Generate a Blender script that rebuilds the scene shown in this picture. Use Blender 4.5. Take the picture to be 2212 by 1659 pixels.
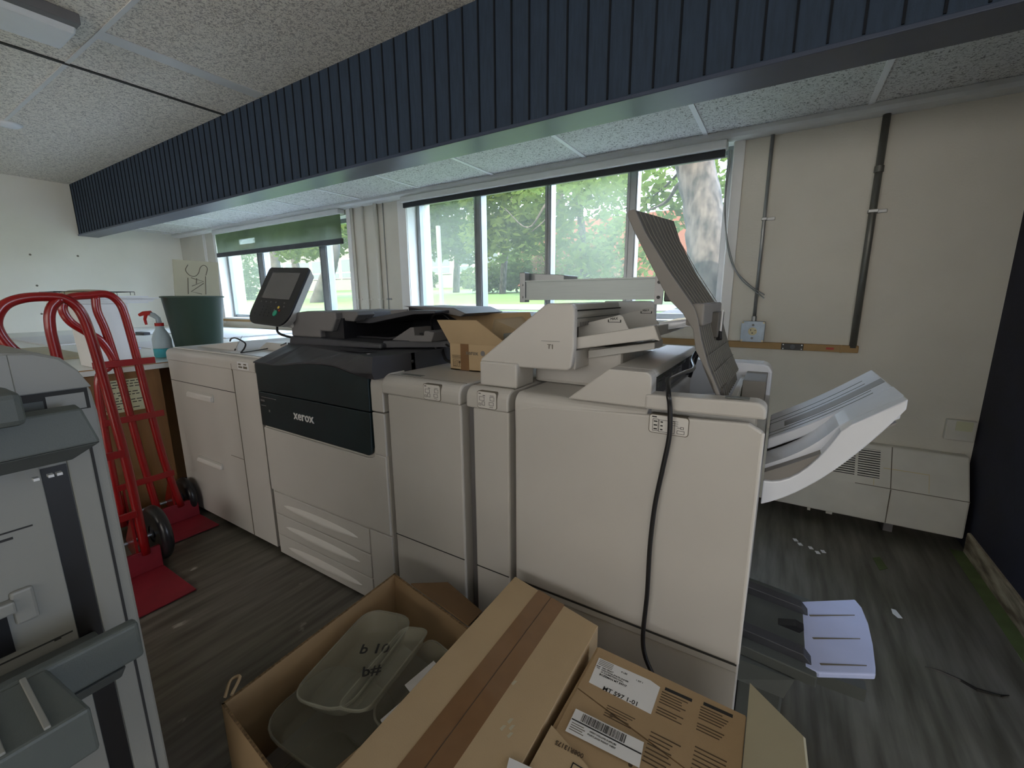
import bpy, bmesh, math, random
from mathutils import Vector, Matrix
for o in list(bpy.data.objects): bpy.data.objects.remove(o)
SC = bpy.context.scene
COL = SC.collection
rnd = random.Random(7)

# ------------------------------------------------------------------ camera
F, YAW, PITCH, ROLL = 928.8, -.5571, .1968, -.0067
_cy, _sy, _cp, _sp, _cr, _sr = math.cos(YAW), math.sin(YAW), math.cos(PITCH), math.sin(PITCH), math.cos(ROLL), math.sin(ROLL)
FW = Vector((_sy*_cp, _cy*_cp, -_sp)); _rt = Vector((_cy, -_sy, 0)); _up = _rt.cross(FW)
RT = _cr*_rt + _sr*_up; UP = -_sr*_rt + _cr*_up
EYE = Vector((0, 0, 1.3))
cam_d = bpy.data.cameras.new('camera'); cam_d.sensor_width = 36; cam_d.lens = F*36/2212
cam_d.clip_start = .02; cam_d.clip_end = 300
cam = bpy.data.objects.new('camera', cam_d); COL.objects.link(cam)
M = Matrix((RT, UP, -FW)).transposed().to_4x4(); M.translation = EYE
cam.matrix_world = M; SC.camera = cam

def _ray(x, y): return RT*(x-1106) + UP*(829.5-y) + FW*F
def atY(x, y, v): d = _ray(x, y); return EYE + d*(v/d.y)
def atX(x, y, v): d = _ray(x, y); return EYE + d*(v/d.x)
def atZ(x, y, v): d = _ray(x, y); return EYE + d*((v-1.3)/d.z)

# ------------------------------------------------------------------ light
SC.view_settings.view_transform = 'Standard'; SC.view_settings.look = 'None'
SC.view_settings.gamma = 1; SC.view_settings.use_curve_mapping = False
SC.view_settings.exposure = 1.25
W = bpy.data.worlds.new('sky'); SC.world = W; W.use_nodes = True
_nt = W.node_tree; bg = _nt.nodes['Background']
_tc = _nt.nodes.new('ShaderNodeTexCoord'); _sx = _nt.nodes.new('ShaderNodeSeparateXYZ'); _nt.links.new(_tc.outputs['Generated'], _sx.inputs[0])
_rp = _nt.nodes.new('ShaderNodeMapRange'); _rp.inputs[1].default_value = -.35; _rp.inputs[2].default_value = .35; _nt.links.new(_sx.outputs[1], _rp.inputs[0])
_mx = _nt.nodes.new('ShaderNodeMixRGB'); _nt.links.new(_rp.outputs[0], _mx.inputs[0])
SKY_N, SKY_S = (4.0, 5.0, 6.9), (1.45, 1.38, 1.29)      # blue northern sky, warmer haze on the sun side
_mx.inputs[1].default_value = (*SKY_S, 1); _mx.inputs[2].default_value = (*SKY_N, 1)
_nt.links.new(_mx.outputs[0], bg.inputs[0]); bg.inputs[1].default_value = 1.0
def sun(name, rot, e, col, ang):
    l = bpy.data.lights.new(name, 'SUN'); l.energy = e; l.color = col; l.angle = ang
    o = bpy.data.objects.new(name, l); COL.objects.link(o); o.rotation_euler = rot; o.location = (0, 10, 12); return o
sun('sun', (math.radians(51), 0, math.radians(20)), 5.2, (1, .93, .80), .01)
def portal(name, x0, x1, z0, z1, y, inward):
    l = bpy.data.lights.new(name, 'AREA'); l.shape = 'RECTANGLE'; l.size = x1-x0; l.size_y = z1-z0
    l.cycles.is_portal = True
    o = bpy.data.objects.new(name, l); COL.objects.link(o); o.location = ((x0+x1)/2, y, (z0+z1)/2)
    o.rotation_euler = (math.radians(90), 0, 0) if inward < 0 else (math.radians(-90), 0, 0)
    return o
portal('window_portal', -3.1, -.34, 1.14, 2.235, 3.45, -1)
portal('window_portal', -6.75, -3.95, 1.06, 2.16, 3.45, -1)
portal('window_portal', -4.6, 3.3, 1.25, 2.6, -4.75, 1)  # unseen south opening, added to bring fill light from behind the camera
_p = portal('window_portal', -.6, .6, .85, 2.45, .7, 1); _p.location = (4.75, .7, 1.65); _p.rotation_euler = (math.radians(90), 0, math.radians(90))  # unseen east opening, added for fill light from the right

# ------------------------------------------------------------------ materials
MAT = {}
def mat(name, col, rough=.5, metal=0, bump=0, bscale=200, var=0, vscale=8, spec=.5, col2=None, stretch=None, trans=0, coat=0, detail=3):
    m = bpy.data.materials.new(name); m.use_nodes = True; nt = m.node_tree; b = nt.nodes['Principled BSDF']
    b.inputs['Base Color'].default_value = (*col, 1); b.inputs['Roughness'].default_value = rough
    b.inputs['Metallic'].default_value = metal; b.inputs['Specular IOR Level'].default_value = spec
    b.inputs['Transmission Weight'].default_value = trans; b.inputs['Coat Weight'].default_value = coat
    tc = nt.nodes.new('ShaderNodeTexCoord'); mp = nt.nodes.new('ShaderNodeMapping')
    nt.links.new(tc.outputs['Object'], mp.inputs[0])
    if stretch: mp.inputs['Scale'].default_value = stretch
    n = nt.nodes.new('ShaderNodeTexNoise'); n.inputs['Scale'].default_value = vscale; n.inputs['Detail'].default_value = detail
    nt.links.new(mp.outputs[0], n.inputs[0])
    r = nt.nodes.new('ShaderNodeValToRGB')
    c2 = col2 if col2 else tuple(c*(1-var) for c in col)
    r.color_ramp.elements[0].color = (*c2, 1); r.color_ramp.elements[1].color = (*col, 1)
    r.color_ramp.elements[0].position = .35; r.color_ramp.elements[1].position = .65
    nt.links.new(n.outputs[0], r.inputs[0]); nt.links.new(r.outputs[0], b.inputs['Base Color'])
    if bump:
        n2 = nt.nodes.new('ShaderNodeTexNoise'); n2.inputs['Scale'].default_value = bscale; n2.inputs['Detail'].default_value = 2
        nt.links.new(mp.outputs[0], n2.inputs[0])
        bp = nt.nodes.new('ShaderNodeBump'); bp.inputs['Strength'].default_value = bump; bp.inputs['Distance'].default_value = .003
        nt.links.new(n2.outputs[0], bp.inputs['Height']); nt.links.new(bp.outputs[0], b.inputs['Normal'])
    MAT[name] = m; return m
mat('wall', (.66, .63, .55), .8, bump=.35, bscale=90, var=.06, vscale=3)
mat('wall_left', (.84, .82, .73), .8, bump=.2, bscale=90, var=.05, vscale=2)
mat('reveal', (.80, .79, .77), .7, var=.03)
mat('ledge', (.74, .74, .72), .45, var=.04)
mat('navy', (.006, .007, .022), .8, bump=.2, bscale=150, var=.3)
mat('beam_face', (.034, .060, .105), .75, bump=.3, bscale=120, var=.25, stretch=(8, 8, 1))
mat('beam_under', (.055, .075, .125), .35, var=.1)
mat('groove', (.006, .009, .016), .9)
mat('tbar', (.86, .87, .88), .3, var=.03)
mat('white', (.60, .58, .55), .42, bump=.06, bscale=700, var=.03, vscale=5)
mat('white_side', (.58, .57, .545), .42, bump=.06, bscale=700, var=.03)
mat('stacker_tray', (.11, .125, .115), .55, bump=.15, bscale=400, var=.08)
mat('stacker_grey', (.29, .29, .262), .45, bump=.08, bscale=600, var=.03)
mat('white2', (.72, .70, .67), .4, var=.03)
mat('seam', (.035, .035, .034), .8)
mat('black_panel', (.016, .032, .040), .28, bump=.08, bscale=600, var=.2, coat=.1)
mat('dark_plastic', (.055, .058, .070), .45, bump=.15, bscale=500, var=.2)
mat('mid_dark', (.17, .165, .17), .5, var=.1)
mat('bezel', (.018, .019, .024), .35, var=.1)
mat('screen', (.13, .13, .135), .25, var=.05)
mat('grey', (.20, .215, .205), .55, bump=.15, bscale=400, var=.08)
mat('grey_dk', (.095, .105, .10), .6, bump=.1, bscale=400, var=.1)
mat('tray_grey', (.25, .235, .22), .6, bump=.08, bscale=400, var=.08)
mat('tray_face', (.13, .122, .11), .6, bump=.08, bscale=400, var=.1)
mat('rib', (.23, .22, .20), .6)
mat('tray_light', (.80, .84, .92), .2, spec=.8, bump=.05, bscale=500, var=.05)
mat('booklet', (.60, .67, .98), .2, bump=.03, bscale=300, var=.06)
mat('alu', (.46, .51, .51), .5, metal=.6, var=.08, vscale=20, stretch=(.4, .4, 30))
mat('alu_frame', (.33, .35, .36), .35, metal=.6, var=.1)
mat('steel', (.36, .37, .37), .4, metal=.7, var=.2)
mat('steel_box', (.34, .40, .46), .4, metal=.5, var=.15, vscale=30)
mat('ivory', (.62, .54, .33), .5, var=.05)
mat('black', (.01, .01, .011), .4, var=.1)
mat('rubber', (.018, .018, .02), .28, var=.1)
mat('tan', (.36, .22, .085), .6, var=.1)
mat('oak', (.46, .24, .075), .55, var=.35, vscale=6, stretch=(1, .6, 14))
mat('cabinet', (.24, .115, .035), .6, var=.25, vscale=4, stretch=(4, 4, .6))
mat('laminate', (.74, .75, .72), .28, var=.04)
mat('paper', (.76, .76, .77), .7, var=.04)
mat('notice', (.56, .56, .38), .8, var=.05)
mat('ink', (.02, .02, .02), .8)
mat('ink_grey', (.16, .14, .11), .8)
mat('print_brown', (.085, .055, .03), .8)
mat('card', (.42, .29, .16), .85, bump=.12, bscale=300, var=.12, vscale=5)
mat('card_tan', (.50, .37, .22), .85, bump=.12, bscale=300, var=.08, vscale=5)
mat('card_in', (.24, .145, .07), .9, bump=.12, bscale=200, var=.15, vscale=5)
mat('card_edge', (.28, .18, .09), .9, bump=.6, bscale=250, var=.5, vscale=150)
mat('card_white', (.50, .46, .33), .85, var=.05)
mat('tape', (.24, .13, .06), .22, var=.12, vscale=12, coat=.4)
mat('label', (.78, .78, .78), .5, var=.05)
mat('red', (.30, .007, .008), .28, var=.12, coat=.4)
mat('red_plate', (.26, .012, .025), .6, var=.2)
mat('bin', (.055, .090, .068), .35, var=.15, stretch=(1, 1, .1))
mat('bluefluid', (.12, .62, .68), .2, var=.03)
mat('bottle', (.70, .80, .80), .3, var=.03)
mat('trigger_red', (.75, .03, .02), .35, var=.05)
mat('heater', (.66, .64, .57), .5, bump=.15, bscale=60, var=.12, vscale=4)
mat('grille', (.03, .03, .03), .8)
mat('conduit_dk', (.14, .14, .125), .4, metal=.4, var=.15)
mat('conduit_white', (.70, .67, .60), .5, var=.04)
mat('green', (.02, .32, .20), .4)
mat('yellow', (.75, .55, .08), .4)
mat('lamp_white', (.82, .84, .86), .4, var=.02)
mat('trim_red', (.4, .03, .02), .5)
mat('peel', (.40, .34, .24), .9, bump=.8, bscale=60, col2=(.10, .07, .04), vscale=14, detail=6, stretch=(1, .35, 2.2))
mat('baseboard_green', (.10, .14, .045), .7, var=.3)
mat('bark', (.075, .062, .056), .9, bump=1, bscale=22, col2=(.012, .010, .010), vscale=13, detail=8, stretch=(1, 1, .45))
mat('bark_far', (.06, .058, .056), .9, bump=.6, bscale=14, var=.4, vscale=6)
mat('brick', (.16, .06, .045), .9, var=.15, vscale=20)
mat('render_white', (.18, .19, .20), .8, var=.05)
mat('far_glass', (.12, .16, .19), .15, var=.1)
mat('concrete', (.2, .195, .19), .9, var=.1)
mat('gravel', (.12, .105, .112), .9, var=.6, vscale=40, detail=6)

def floor_mat():
    m = bpy.data.materials.new('vinyl_floor'); m.use_nodes = True; nt = m.node_tree; b = nt.nodes['Principled BSDF']
    b.inputs['Roughness'].default_value = .42; N = nt.nodes.new; L = nt.links.new
    tc = N('ShaderNodeTexCoord')
    def noise(scale, st, det=5):
        mp = N('ShaderNodeMapping'); mp.inputs['Scale'].default_value = st; L(tc.outputs['Object'], mp.inputs[0])
        n = N('ShaderNodeTexNoise'); n.inputs['Scale'].default_value = scale; n.inputs['Detail'].default_value = det; L(mp.outputs[0], n.inputs[0]); return n
    n1 = noise(26, (1, .09, 1)); n2 = noise(1.6, (1, 1, 1)); n3 = noise(90, (1, .3, 1))
    r1 = N('ShaderNodeValToRGB'); r1.color_ramp.elements[0].position = .34; r1.color_ramp.elements[1].position = .68
    r1.color_ramp.elements[0].color = (.070, .064, .052, 1); r1.color_ramp.elements[1].color = (.165, .155, .135, 1)
    L(n1.outputs[0], r1.inputs[0])
    mx = N('ShaderNodeMixRGB'); mx.blend_type = 'MULTIPLY'; mx.inputs[0].default_value = .5
    r2 = N('ShaderNodeValToRGB'); r2.color_ramp.elements[0].color = (.6, .62, .45, 1); r2.color_ramp.elements[1].color = (1, 1, 1, 1); r2.color_ramp.elements[0].position = .35; r2.color_ramp.elements[1].position = .6
    L(n2.outputs[0], r2.inputs[0]); L(r1.outputs[0], mx.inputs[1]); L(r2.outputs[0], mx.inputs[2])
    # pale paint scuffs
    r3 = N('ShaderNodeValToRGB'); r3.color_ramp.elements[0].position = .70; r3.color_ramp.elements[1].position = .74
    n4 = noise(7, (1, .6, 1), 8); L(n4.outputs[0], r3.inputs[0])
    mx2 = N('ShaderNodeMixRGB'); mx2.inputs[2].default_value = (.40, .38, .34, 1)
    L(r3.outputs[0], mx2.inputs[0]); L(mx.outputs[0], mx2.inputs[1]); L(mx2.outputs[0], b.inputs['Base Color'])
    bp = N('ShaderNodeBump'); bp.inputs['Strength'].default_value = .25; bp.inputs['Distance'].default_value = .002
    L(n3.outputs[0], bp.inputs['Height']); L(bp.outputs[0], b.inputs['Normal']); MAT['floor'] = m
floor_mat()
def tile_mat(name, base, dark, scale, thr, bumpd, voro=True):
    m = bpy.data.materials.new(name); m.use_nodes = True; nt = m.node_tree; b = nt.nodes['Principled BSDF']
    b.inputs['Roughness'].default_value = .9; N = nt.nodes.new; L = nt.links.new
    tc = N('ShaderNodeTexCoord'); n = N('ShaderNodeTexNoise'); n.inputs['Scale'].default_value = scale; n.inputs['Detail'].default_value = 4; n.inputs['Distortion'].default_value = 1.6
    L(tc.outputs['Object'], n.inputs[0])
    r = N('ShaderNodeValToRGB'); r.color_ramp.elements[0].position = thr; r.color_ramp.elements[1].position = thr+.08
    r.color_ramp.elements[0].color = (*dark, 1); r.color_ramp.elements[1].color = (*base, 1)
    L(n.outputs[0], r.inputs[0]); L(r.outputs[0], b.inputs['Base Color'])
    bp = N('ShaderNodeBump'); bp.inputs['Strength'].default_value = .7; bp.inputs['Distance'].default_value = bumpd
    L(n.outputs[0], bp.inputs['Height']); L(bp.outputs[0], b.inputs['Normal']); MAT[name] = m
tile_mat('popcorn', (.90, .85, .76), (.52, .48, .43), 52, .42, .01)
tile_mat('fissured', (.72, .72, .70), (.26, .26, .25), 75, .385, .004)

def glass_mat(name, tr, tcol, scatter_mix):
    m = bpy.data.materials.new(name); m.use_nodes = True; nt = m.node_tree; N = nt.nodes.new; L = nt.links.new
    for n in list(nt.nodes): nt.nodes.remove(n)
    o = N('ShaderNodeOutputMaterial'); a = N('ShaderNodeBsdfTransparent'); a.inputs[0].default_value = tr
    d = N('ShaderNodeBsdfTranslucent'); d.inputs[0].default_value = tcol
    mx = N('ShaderNodeMixShader'); mx.inputs[0].default_value = scatter_mix
    tc = N('ShaderNodeTexCoord'); n = N('ShaderNodeTexNoise'); n.inputs['Scale'].default_value = 3; n.inputs['Detail'].default_value = 6; L(tc.outputs['Object'], n.inputs[0])
    mm = N('ShaderNodeMapRange'); mm.inputs[3].default_value = scatter_mix*.6; mm.inputs[4].default_value = scatter_mix*1.4; L(n.outputs[0], mm.inputs[0]); L(mm.outputs[0], mx.inputs[0])
    L(a.outputs[0], mx.inputs[1]); L(d.outputs[0], mx.inputs[2]); L(mx.outputs[0], o.inputs[0]); MAT[name] = m
glass_mat('pane', (.98, .985, .96, 1), (.74, .76, .62, 1), .032)  # glare haze put into pane glass, here and below, to pale the view
glass_mat('pane_screen', (.96, .97, .93, 1), (.74, .78, .62, 1), .08)
glass_mat('shade', (.55, .57, .52, 1), (.30, .31, .28, 1), .62)
glass_mat('clear_plastic', (.80, .82, .78, 1), (.5, .5, .46, 1), .30)
def clear_tub():
    m = bpy.data.materials.new('tub'); m.use_nodes = True; nt = m.node_tree; N = nt.nodes.new; L = nt.links.new
    b = nt.nodes['Principled BSDF']; b.inputs['Base Color'].default_value = (.42, .42, .34, 1); b.inputs['Roughness'].default_value = .12
    t = N('ShaderNodeBsdfTransparent'); mx = N('ShaderNodeMixShader'); mx.inputs[0].default_value = .45
    o = nt.nodes['Material Output']; mx.inputs[0].default_value = .38; L(t.outputs[0], mx.inputs[1]); L(b.outputs[0], mx.inputs[2]); L(mx.outputs[0], o.inputs[0]); MAT['tub'] = m
clear_tub()
def leaf_mat(name, col, tcol):
    m = bpy.data.materials.new(name); m.use_nodes = True; nt = m.node_tree; N = nt.nodes.new; L = nt.links.new
    for n in list(nt.nodes): nt.nodes.remove(n)
    o = N('ShaderNodeOutputMaterial'); a = N('ShaderNodeBsdfDiffuse'); d = N('ShaderNodeBsdfTranslucent')
    tc = N('ShaderNodeTexCoord'); n = N('ShaderNodeTexNoise'); n.inputs['Scale'].default_value = 2.5; L(tc.outputs['Object'], n.inputs[0])
    r = N('ShaderNodeValToRGB'); r.color_ramp.elements[0].color = (*[c*.6 for c in col], 1); r.color_ramp.elements[1].color = (*col, 1); L(n.outputs[0], r.inputs[0]); L(r.outputs[0], a.inputs[0])
    d.inputs[0].default_value = (*tcol, 1); mx = N('ShaderNodeMixShader'); mx.inputs[0].default_value = .5
    L(a.outputs[0], mx.inputs[1]); L(d.outputs[0], mx.inputs[2]); L(mx.outputs[0], o.inputs[0]); MAT[name] = m
leaf_mat('leaf', (.085, .125, .045), (.13, .185, .045))
leaf_mat('leaf_dark', (.05, .085, .04), (.07, .12, .04))
leaf_mat('leaf_bush', (.09, .14, .05), (.13, .18, .05))
leaf_mat('leaf_gold', (.17, .135, .085), (.18, .13, .07))
mat('lawn', (.075, .15, .012), .9, bump=.6, bscale=40, var=.25, vscale=2)

# ------------------------------------------------------------------ builders
def wloc(p):
    v = Vector((0, 0, 0))
    while p: v += p.location; p = p.parent
    return v
class MB:
    def __init__(s): s.v = []; s.f = []; s.m = []; s.mats = []
    def mi(s, m):
        if m is None: return 0
        if m not in s.mats: s.mats.append(m)
        return s.mats.index(m)
    def add(s, vs, fs, m=None):
        k = len(s.v); s.v += [Vector(p) for p in vs]; i = s.mi(m)
        for f in fs: s.f.append([k+a for a in f]); s.m.append(i)
        return s
    def box(s, x0, x1, y0, y1, z0, z1, m=None):
        vs = [(x, y, z) for z in (z0, z1) for y in (y0, y1) for x in (x0, x1)]
        return s.add(vs, [(0, 2, 3, 1), (4, 5, 7, 6), (0, 1, 5, 4), (2, 6, 7, 3), (0, 4, 6, 2), (1, 3, 7, 5)], m)
    def hexa(s, a, b, m=None):            # two quads (bottom, top)
        return s.add(list(a)+list(b), [(3, 2, 1, 0), (4, 5, 6, 7), (0, 1, 5, 4), (1, 2, 6, 5), (2, 3, 7, 6), (3, 0, 4, 7)], m)
    def prism(s, pts, ax, a, b, m=None):  # pts 2d in the plane across axis ax
        def P(p, t): return {'x': (t, p[0], p[1]), 'y': (p[0], t, p[1]), 'z': (p[0], p[1], t)}[ax]
        n = len(pts); vs = [P(p, a) for p in pts]+[P(p, b) for p in pts]
        return s.add(vs, [list(range(n))[::-1], list(range(n, 2*n))]+[(i, (i+1) % n, n+(i+1) % n, n+i) for i in range(n)], m)
    def loft(s, A, B, m=None):            # two equal 3d outlines
        n = len(A); return s.add(list(A)+list(B), [list(range(n))[::-1], list(range(n, 2*n))]+[(i, (i+1) % n, n+(i+1) % n, n+i) for i in range(n)], m)
    def tube(s, pts, r, m=None, n=10, cap=True):
        pts = [Vector(p) for p in pts]; rs = r if isinstance(r, (list, tuple)) else [r]*len(pts)
        rings = []; prev = None
        for i, p in enumerate(pts):
            t = ((pts[min(i+1, len(pts)-1)]-pts[max(i-1, 0)])).normalized()
            if prev is None: a = t.orthogonal().normalized()
            else:
                a = prev-t*prev.dot(t); a = a.normalized() if a.length > 1e-6 else t.orthogonal().normalized()
            prev = a; b = t.cross(a)
            rings.append([p+(a*math.cos(2*math.pi*k/n)+b*math.sin(2*math.pi*k/n))*rs[i] for k in range(n)])
        vs = [q for rg in rings for q in rg]; fs = []
        for i in range(len(pts)-1):
            for k in range(n): fs.append((i*n+k, i*n+(k+1) % n, (i+1)*n+(k+1) % n, (i+1)*n+k))
        if cap: fs += [list(range(n))[::-1], [(len(pts)-1)*n+k for k in range(n)]]
        return s.add(vs, fs, m)
    def cyl(s, c, r, h, ax='z', m=None, n=24, r2=None):
        c = Vector(c); d = {'x': Vector((1, 0, 0)), 'y': Vector((0, 1, 0)), 'z': Vector((0, 0, 1))}[ax]
        return s.tube([c, c+d*h], [r, r if r2 is None else r2], m, n)
    def lathe(s, c, prof, m=None, n=32, sx=1, sy=1):
        c = Vector(c); vs = []; fs = []
        for r, z in prof:
            for k in range(n): vs.append(c+Vector((r*sx*math.cos(2*math.pi*k/n), r*sy*math.sin(2*math.pi*k/n), z)))
        for i in range(len(prof)-1):
            for k in range(n): fs.append((i*n+k, i*n+(k+1) % n, (i+1)*n+(k+1) % n, (i+1)*n+k))
        return s.add(vs, fs, m)
    def build(s, name, m, parent=None, bevel=0, seg=2, smooth=False, kind=None, label=None):
        me = bpy.data.meshes.new(name); off = wloc(parent)
        me.from_pydata([tuple(p-off) for p in s.v], [], s.f)
        if s.mats:
            for q in s.mats: me.materials.append(MAT[q] if isinstance(q, str) else q)
            for p, i in zip(me.polygons, s.m): p.material_index = i
        else: me.materials.append(MAT[m])
        b = bmesh.new(); b.from_mesh(me); bmesh.ops.recalc_face_normals(b, faces=b.faces); b.to_mesh(me); b.free()
        o = bpy.data.objects.new(name, me); COL.objects.link(o); o.parent = parent
        if smooth:
            for p in me.polygons: p.use_smooth = True
        if bevel:
            md = o.modifiers.new('bevel', 'BEVEL'); md.width = bevel; md.segments = seg; md.limit_method = 'ANGLE'; md.angle_limit = math.radians(35)
            md.harden_normals = False
        if kind: o['kind'] = kind
        if label: o['label'] = label
        return o
def B(x0, x1, y0, y1, z0, z1): return MB().box(x0, x1, y0, y1, z0, z1)
def tag(o, label, cat, group=None, kind=None):
    o['label'] = label; o['category'] = cat
    if group: o['group'] = group
    if kind: o['kind'] = kind
    return o
def thing(name, loc, label, cat, group=None):
    o = bpy.data.objects.new(name, None); COL.objects.link(o); o.location = loc; o.empty_display_size = .1
    return tag(o, label, cat, group)
def struct(o, kind='structure'): o['kind'] = kind; return o
def text(body, size, origin, xdir, ydir, m, parent, name='lettering', depth=.0006, sx=1, bold=0, align='LEFT'):
    c = bpy.data.curves.new('t', 'FONT'); c.body = body; c.size = size; c.extrude = depth; c.align_x = align; c.offset = bold; c.resolution_u = 2
    t = bpy.data.objects.new('t', c); COL.objects.link(t)
    dg = bpy.context.evaluated_depsgraph_get(); me = bpy.data.meshes.new_from_object(t.evaluated_get(dg))
    bpy.data.objects.remove(t); bpy.data.curves.remove(c)
    x = Vector(xdir).normalized(); y = Vector(ydir).normalized(); z = x.cross(y); off = Vector(origin)-wloc(parent)
    for v in me.vertices:
        q = v.co.copy(); v.co = off+x*q.x*sx+y*q.y+z*(q.z+depth)
    me.materials.clear(); me.materials.append(MAT[m]); me.name = name
    o = bpy.data.objects.new(name, me); COL.objects.link(o); o.parent = parent; return o
def bez(pts, n=8):                         # smooth curve through points
    P = [Vector(p) for p in pts]; P = [P[0]*2-P[1]]+P+[P[-1]*2-P[-2]]; out = []
    for i in range(1, len(P)-2):
        for k in range(n):
            t = k/n; a, b, c, d = P[i-1], P[i], P[i+1], P[i+2]
            out.append(.5*((2*b)+(c-a)*t+(2*a-5*b+4*c-d)*t*t+(3*b-a-3*c+d)*t**3))
    out.append(P[-2]); return out
def rrect(x0, x1, y0, y1, r, n=4):
    pts = []
    for cx, cy, a0 in ((x1-r, y0+r, -90), (x1-r, y1-r, 0), (x0+r, y1-r, 90), (x0+r, y0+r, 180)):
        for k in range(n+1):
            a = math.radians(a0+90*k/n); pts.append((cx+r*math.cos(a), cy+r*math.sin(a)))
    return pts

# ------------------------------------------------------------------ room shell
XL, XR, YW, YB = -7.82, .925, 3.12, -4.6
ZS, ZT = 2.259, 2.749
XE, YP = 4.6, 1.55            # unseen room east of the navy partition, invented for side fill light
struct(MB().box(XL-.2, XR+.2, YB-.2, YW+.4, -.15, 0).box(XR+.2, XE+.2, YB-.2, YP+.2, -.15, 0).build('floor', 'floor'))
A0, A1, AZ0, AZ1 = -3.10, -.345, 1.14, 2.235      # right window opening
C0, C1, CZ0, CZ1 = -6.77, -3.955, 1.055, 2.17     # left window opening
w = MB()
Y2 = YW+.32
w.box(XL-.2, C0, YW, Y2, 0, 3); w.box(C1, A0, YW, Y2, 0, 3); w.box(A1, XR+.2, YW, Y2, 0, 3)
w.box(C0, C1, YW, Y2, 0, CZ0); w.box(C0, C1, YW, Y2, CZ1, 3); w.box(A0, A1, YW, Y2, 0, AZ0); w.box(A0, A1, YW, Y2, AZ1, 3)
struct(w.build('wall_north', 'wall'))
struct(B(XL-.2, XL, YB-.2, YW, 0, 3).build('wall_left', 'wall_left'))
struct(B(XR, XR+.12, YP, YW, 0, 3).build('wall_right', 'navy'))
struct(B(XR+.12, XE, YP, YP+.15, 0, 3).build('wall_north_east', 'wall_left'))
struct(MB().box(XE, XE+.2, YB-.2, YP+.15, 0, .85).box(XE, XE+.2, YB-.2, YP+.15, 2.45, 3).box(XE, XE+.2, YB-.2, .1, .85, 2.45).box(XE, XE+.2, 1.3, YP+.15, .85, 2.45).build('wall_east', 'wall_left'))  # unseen wall; its window opening is invented to supply fill light
w = MB(); w.box(XL, -4.6, YB-.2, YB, 0, 3); w.box(3.3, XE, YB-.2, YB, 0, 3); w.box(-4.6, 3.3, YB-.2, YB, 0, 1.25); w.box(-4.6, 3.3, YB-.2, YB, 2.6, 3)  # wide window opening added out of view, only to let fill light in
struct(w.build('wall_south', 'wall_left'))
# upper ceiling
ce = struct(MB().box(XL, XR, YB, 2.05, ZT, ZT+.1).box(XR, XE, YB, YP, ZT, ZT+.1).build('ceiling', 'popcorn'))
g = MB()
for x in (-3.93, -1.12, 1.7-.01):
    if x < XR: g.box(x-.014, x+.014, YB, 2.0, ZT-.006, ZT+.001)
g.build('dark_joint', 'seam', ce)
g = MB()
for x in (-5.3, -3.36): pass
g.box(-3.42, -3.31, 1.10, 1.98, ZT-.004, ZT+.001)
for y in (1.10,): g.box(XL, XR, y-.011, y+.011, ZT-.005, ZT+.001)
g.build('light_joint', 'ledge', ce)
# lowered soffit above the windows
so = struct(B(XL, XR, 2.1, YW, ZS, ZS+.1).build('ceiling_soffit', 'fissured'))
xs = [.279-.7755*k for k in range(0, 11)]
for i, x in enumerate(xs):
    B(x-.013, x+.013, 2.16, YW, ZS-.006, ZS+.001).build('ceiling_grid_bar', 'tbar', so)
# beam
bm_ = MB(); bm_.box(XL, XR, 2.0, 2.17, 2.138, ZT, 'beam_face')
be = struct(bm_.build('trim_1', 'beam_face')); be['label'] = 'navy board panelled beam across the room'
g = MB()
x = XL+.02
while x < XR:
    g.box(x-.004, x+.004, 1.994, 2.001, 2.15, ZT-.004); x += .098
g.build('board_grooves', 'groove', be)
B(XL, XR, 1.985, 2.185, 2.125, 2.142).build('beam_underside', 'beam_under', be, bevel=.003)
# ledge along window wall
le = struct(MB().prism([(3.12, 2.258), (3.02, 2.258), (3.02, 2.236), (3.035, 2.219), (3.12, 2.216)], 'x', XL, XR).build('trim_2', 'ledge'))
# window pier trims
for i, (x0, x1) in enumerate(((-.345, -.285), (-3.96, -3.90), (-3.21, -3.10), (-6.80, -6.74), (-7.10, -7.04))):
    struct(B(x0, x1, YW-.012, YW+.002, .98, 2.22).build('trim_%d' % (i+3), 'reveal', bevel=.003))
# window reveals and frames
def window(n, x0, x1, z0, z1, mulls, paness, lab):
    fr = MB(); yg = 3.28
    fr.box(x0, x1, yg-.03, yg+.03, z0, z0+.045); fr.box(x0, x1, yg-.03, yg+.03, z1-.05, z1)
    fr.box(x0, x0+.05, yg-.04, yg+.03, z0, z1); fr.box(x1-.05, x1, yg-.04, yg+.03, z0, z1)
    o = struct(fr.build('window_%d' % n, 'alu_frame', bevel=.002)); o['label'] = lab
    MB().box(x0-.001, x0+.004, YW, yg-.03, z0, z1).box(x1-.004, x1+.001, YW, yg-.03, z0, z1).box(x0, x1, YW-.03, yg-.02, z0-.012, z0+.006).box(x0, x1, YW, yg, z1-.005, z1).build('window_reveal', 'reveal', o)
    for a, b in mulls:
        MB().box(a, b, yg-.05, yg+.03, z0+.04, z1-.04).box(a+.012, a+.022, yg-.058, yg-.04, z0+.04, z1-.04).box(b-.02, b-.01, yg-.058, yg-.04, z0+.04, z1-.04).build('mullion', 'alu_frame', o)
    es = [x0+.05]+[v for ab in mulls for v in ab]+[x1-.05]
    for k in range(0, len(es), 2):
        B(es[k], es[k+1], yg-.003, yg+.003, z0+.045, z1-.05).build('glass_pane', paness[k//2], o)
    return o
window(1, A0, A1, AZ0, AZ1, [(-2.395, -2.315), (-1.69, -1.635), (-1.03, -.955)], ['pane_screen', 'pane', 'pane_screen', 'pane'], 'wide four pane window with trunk of tree outside')
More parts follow.
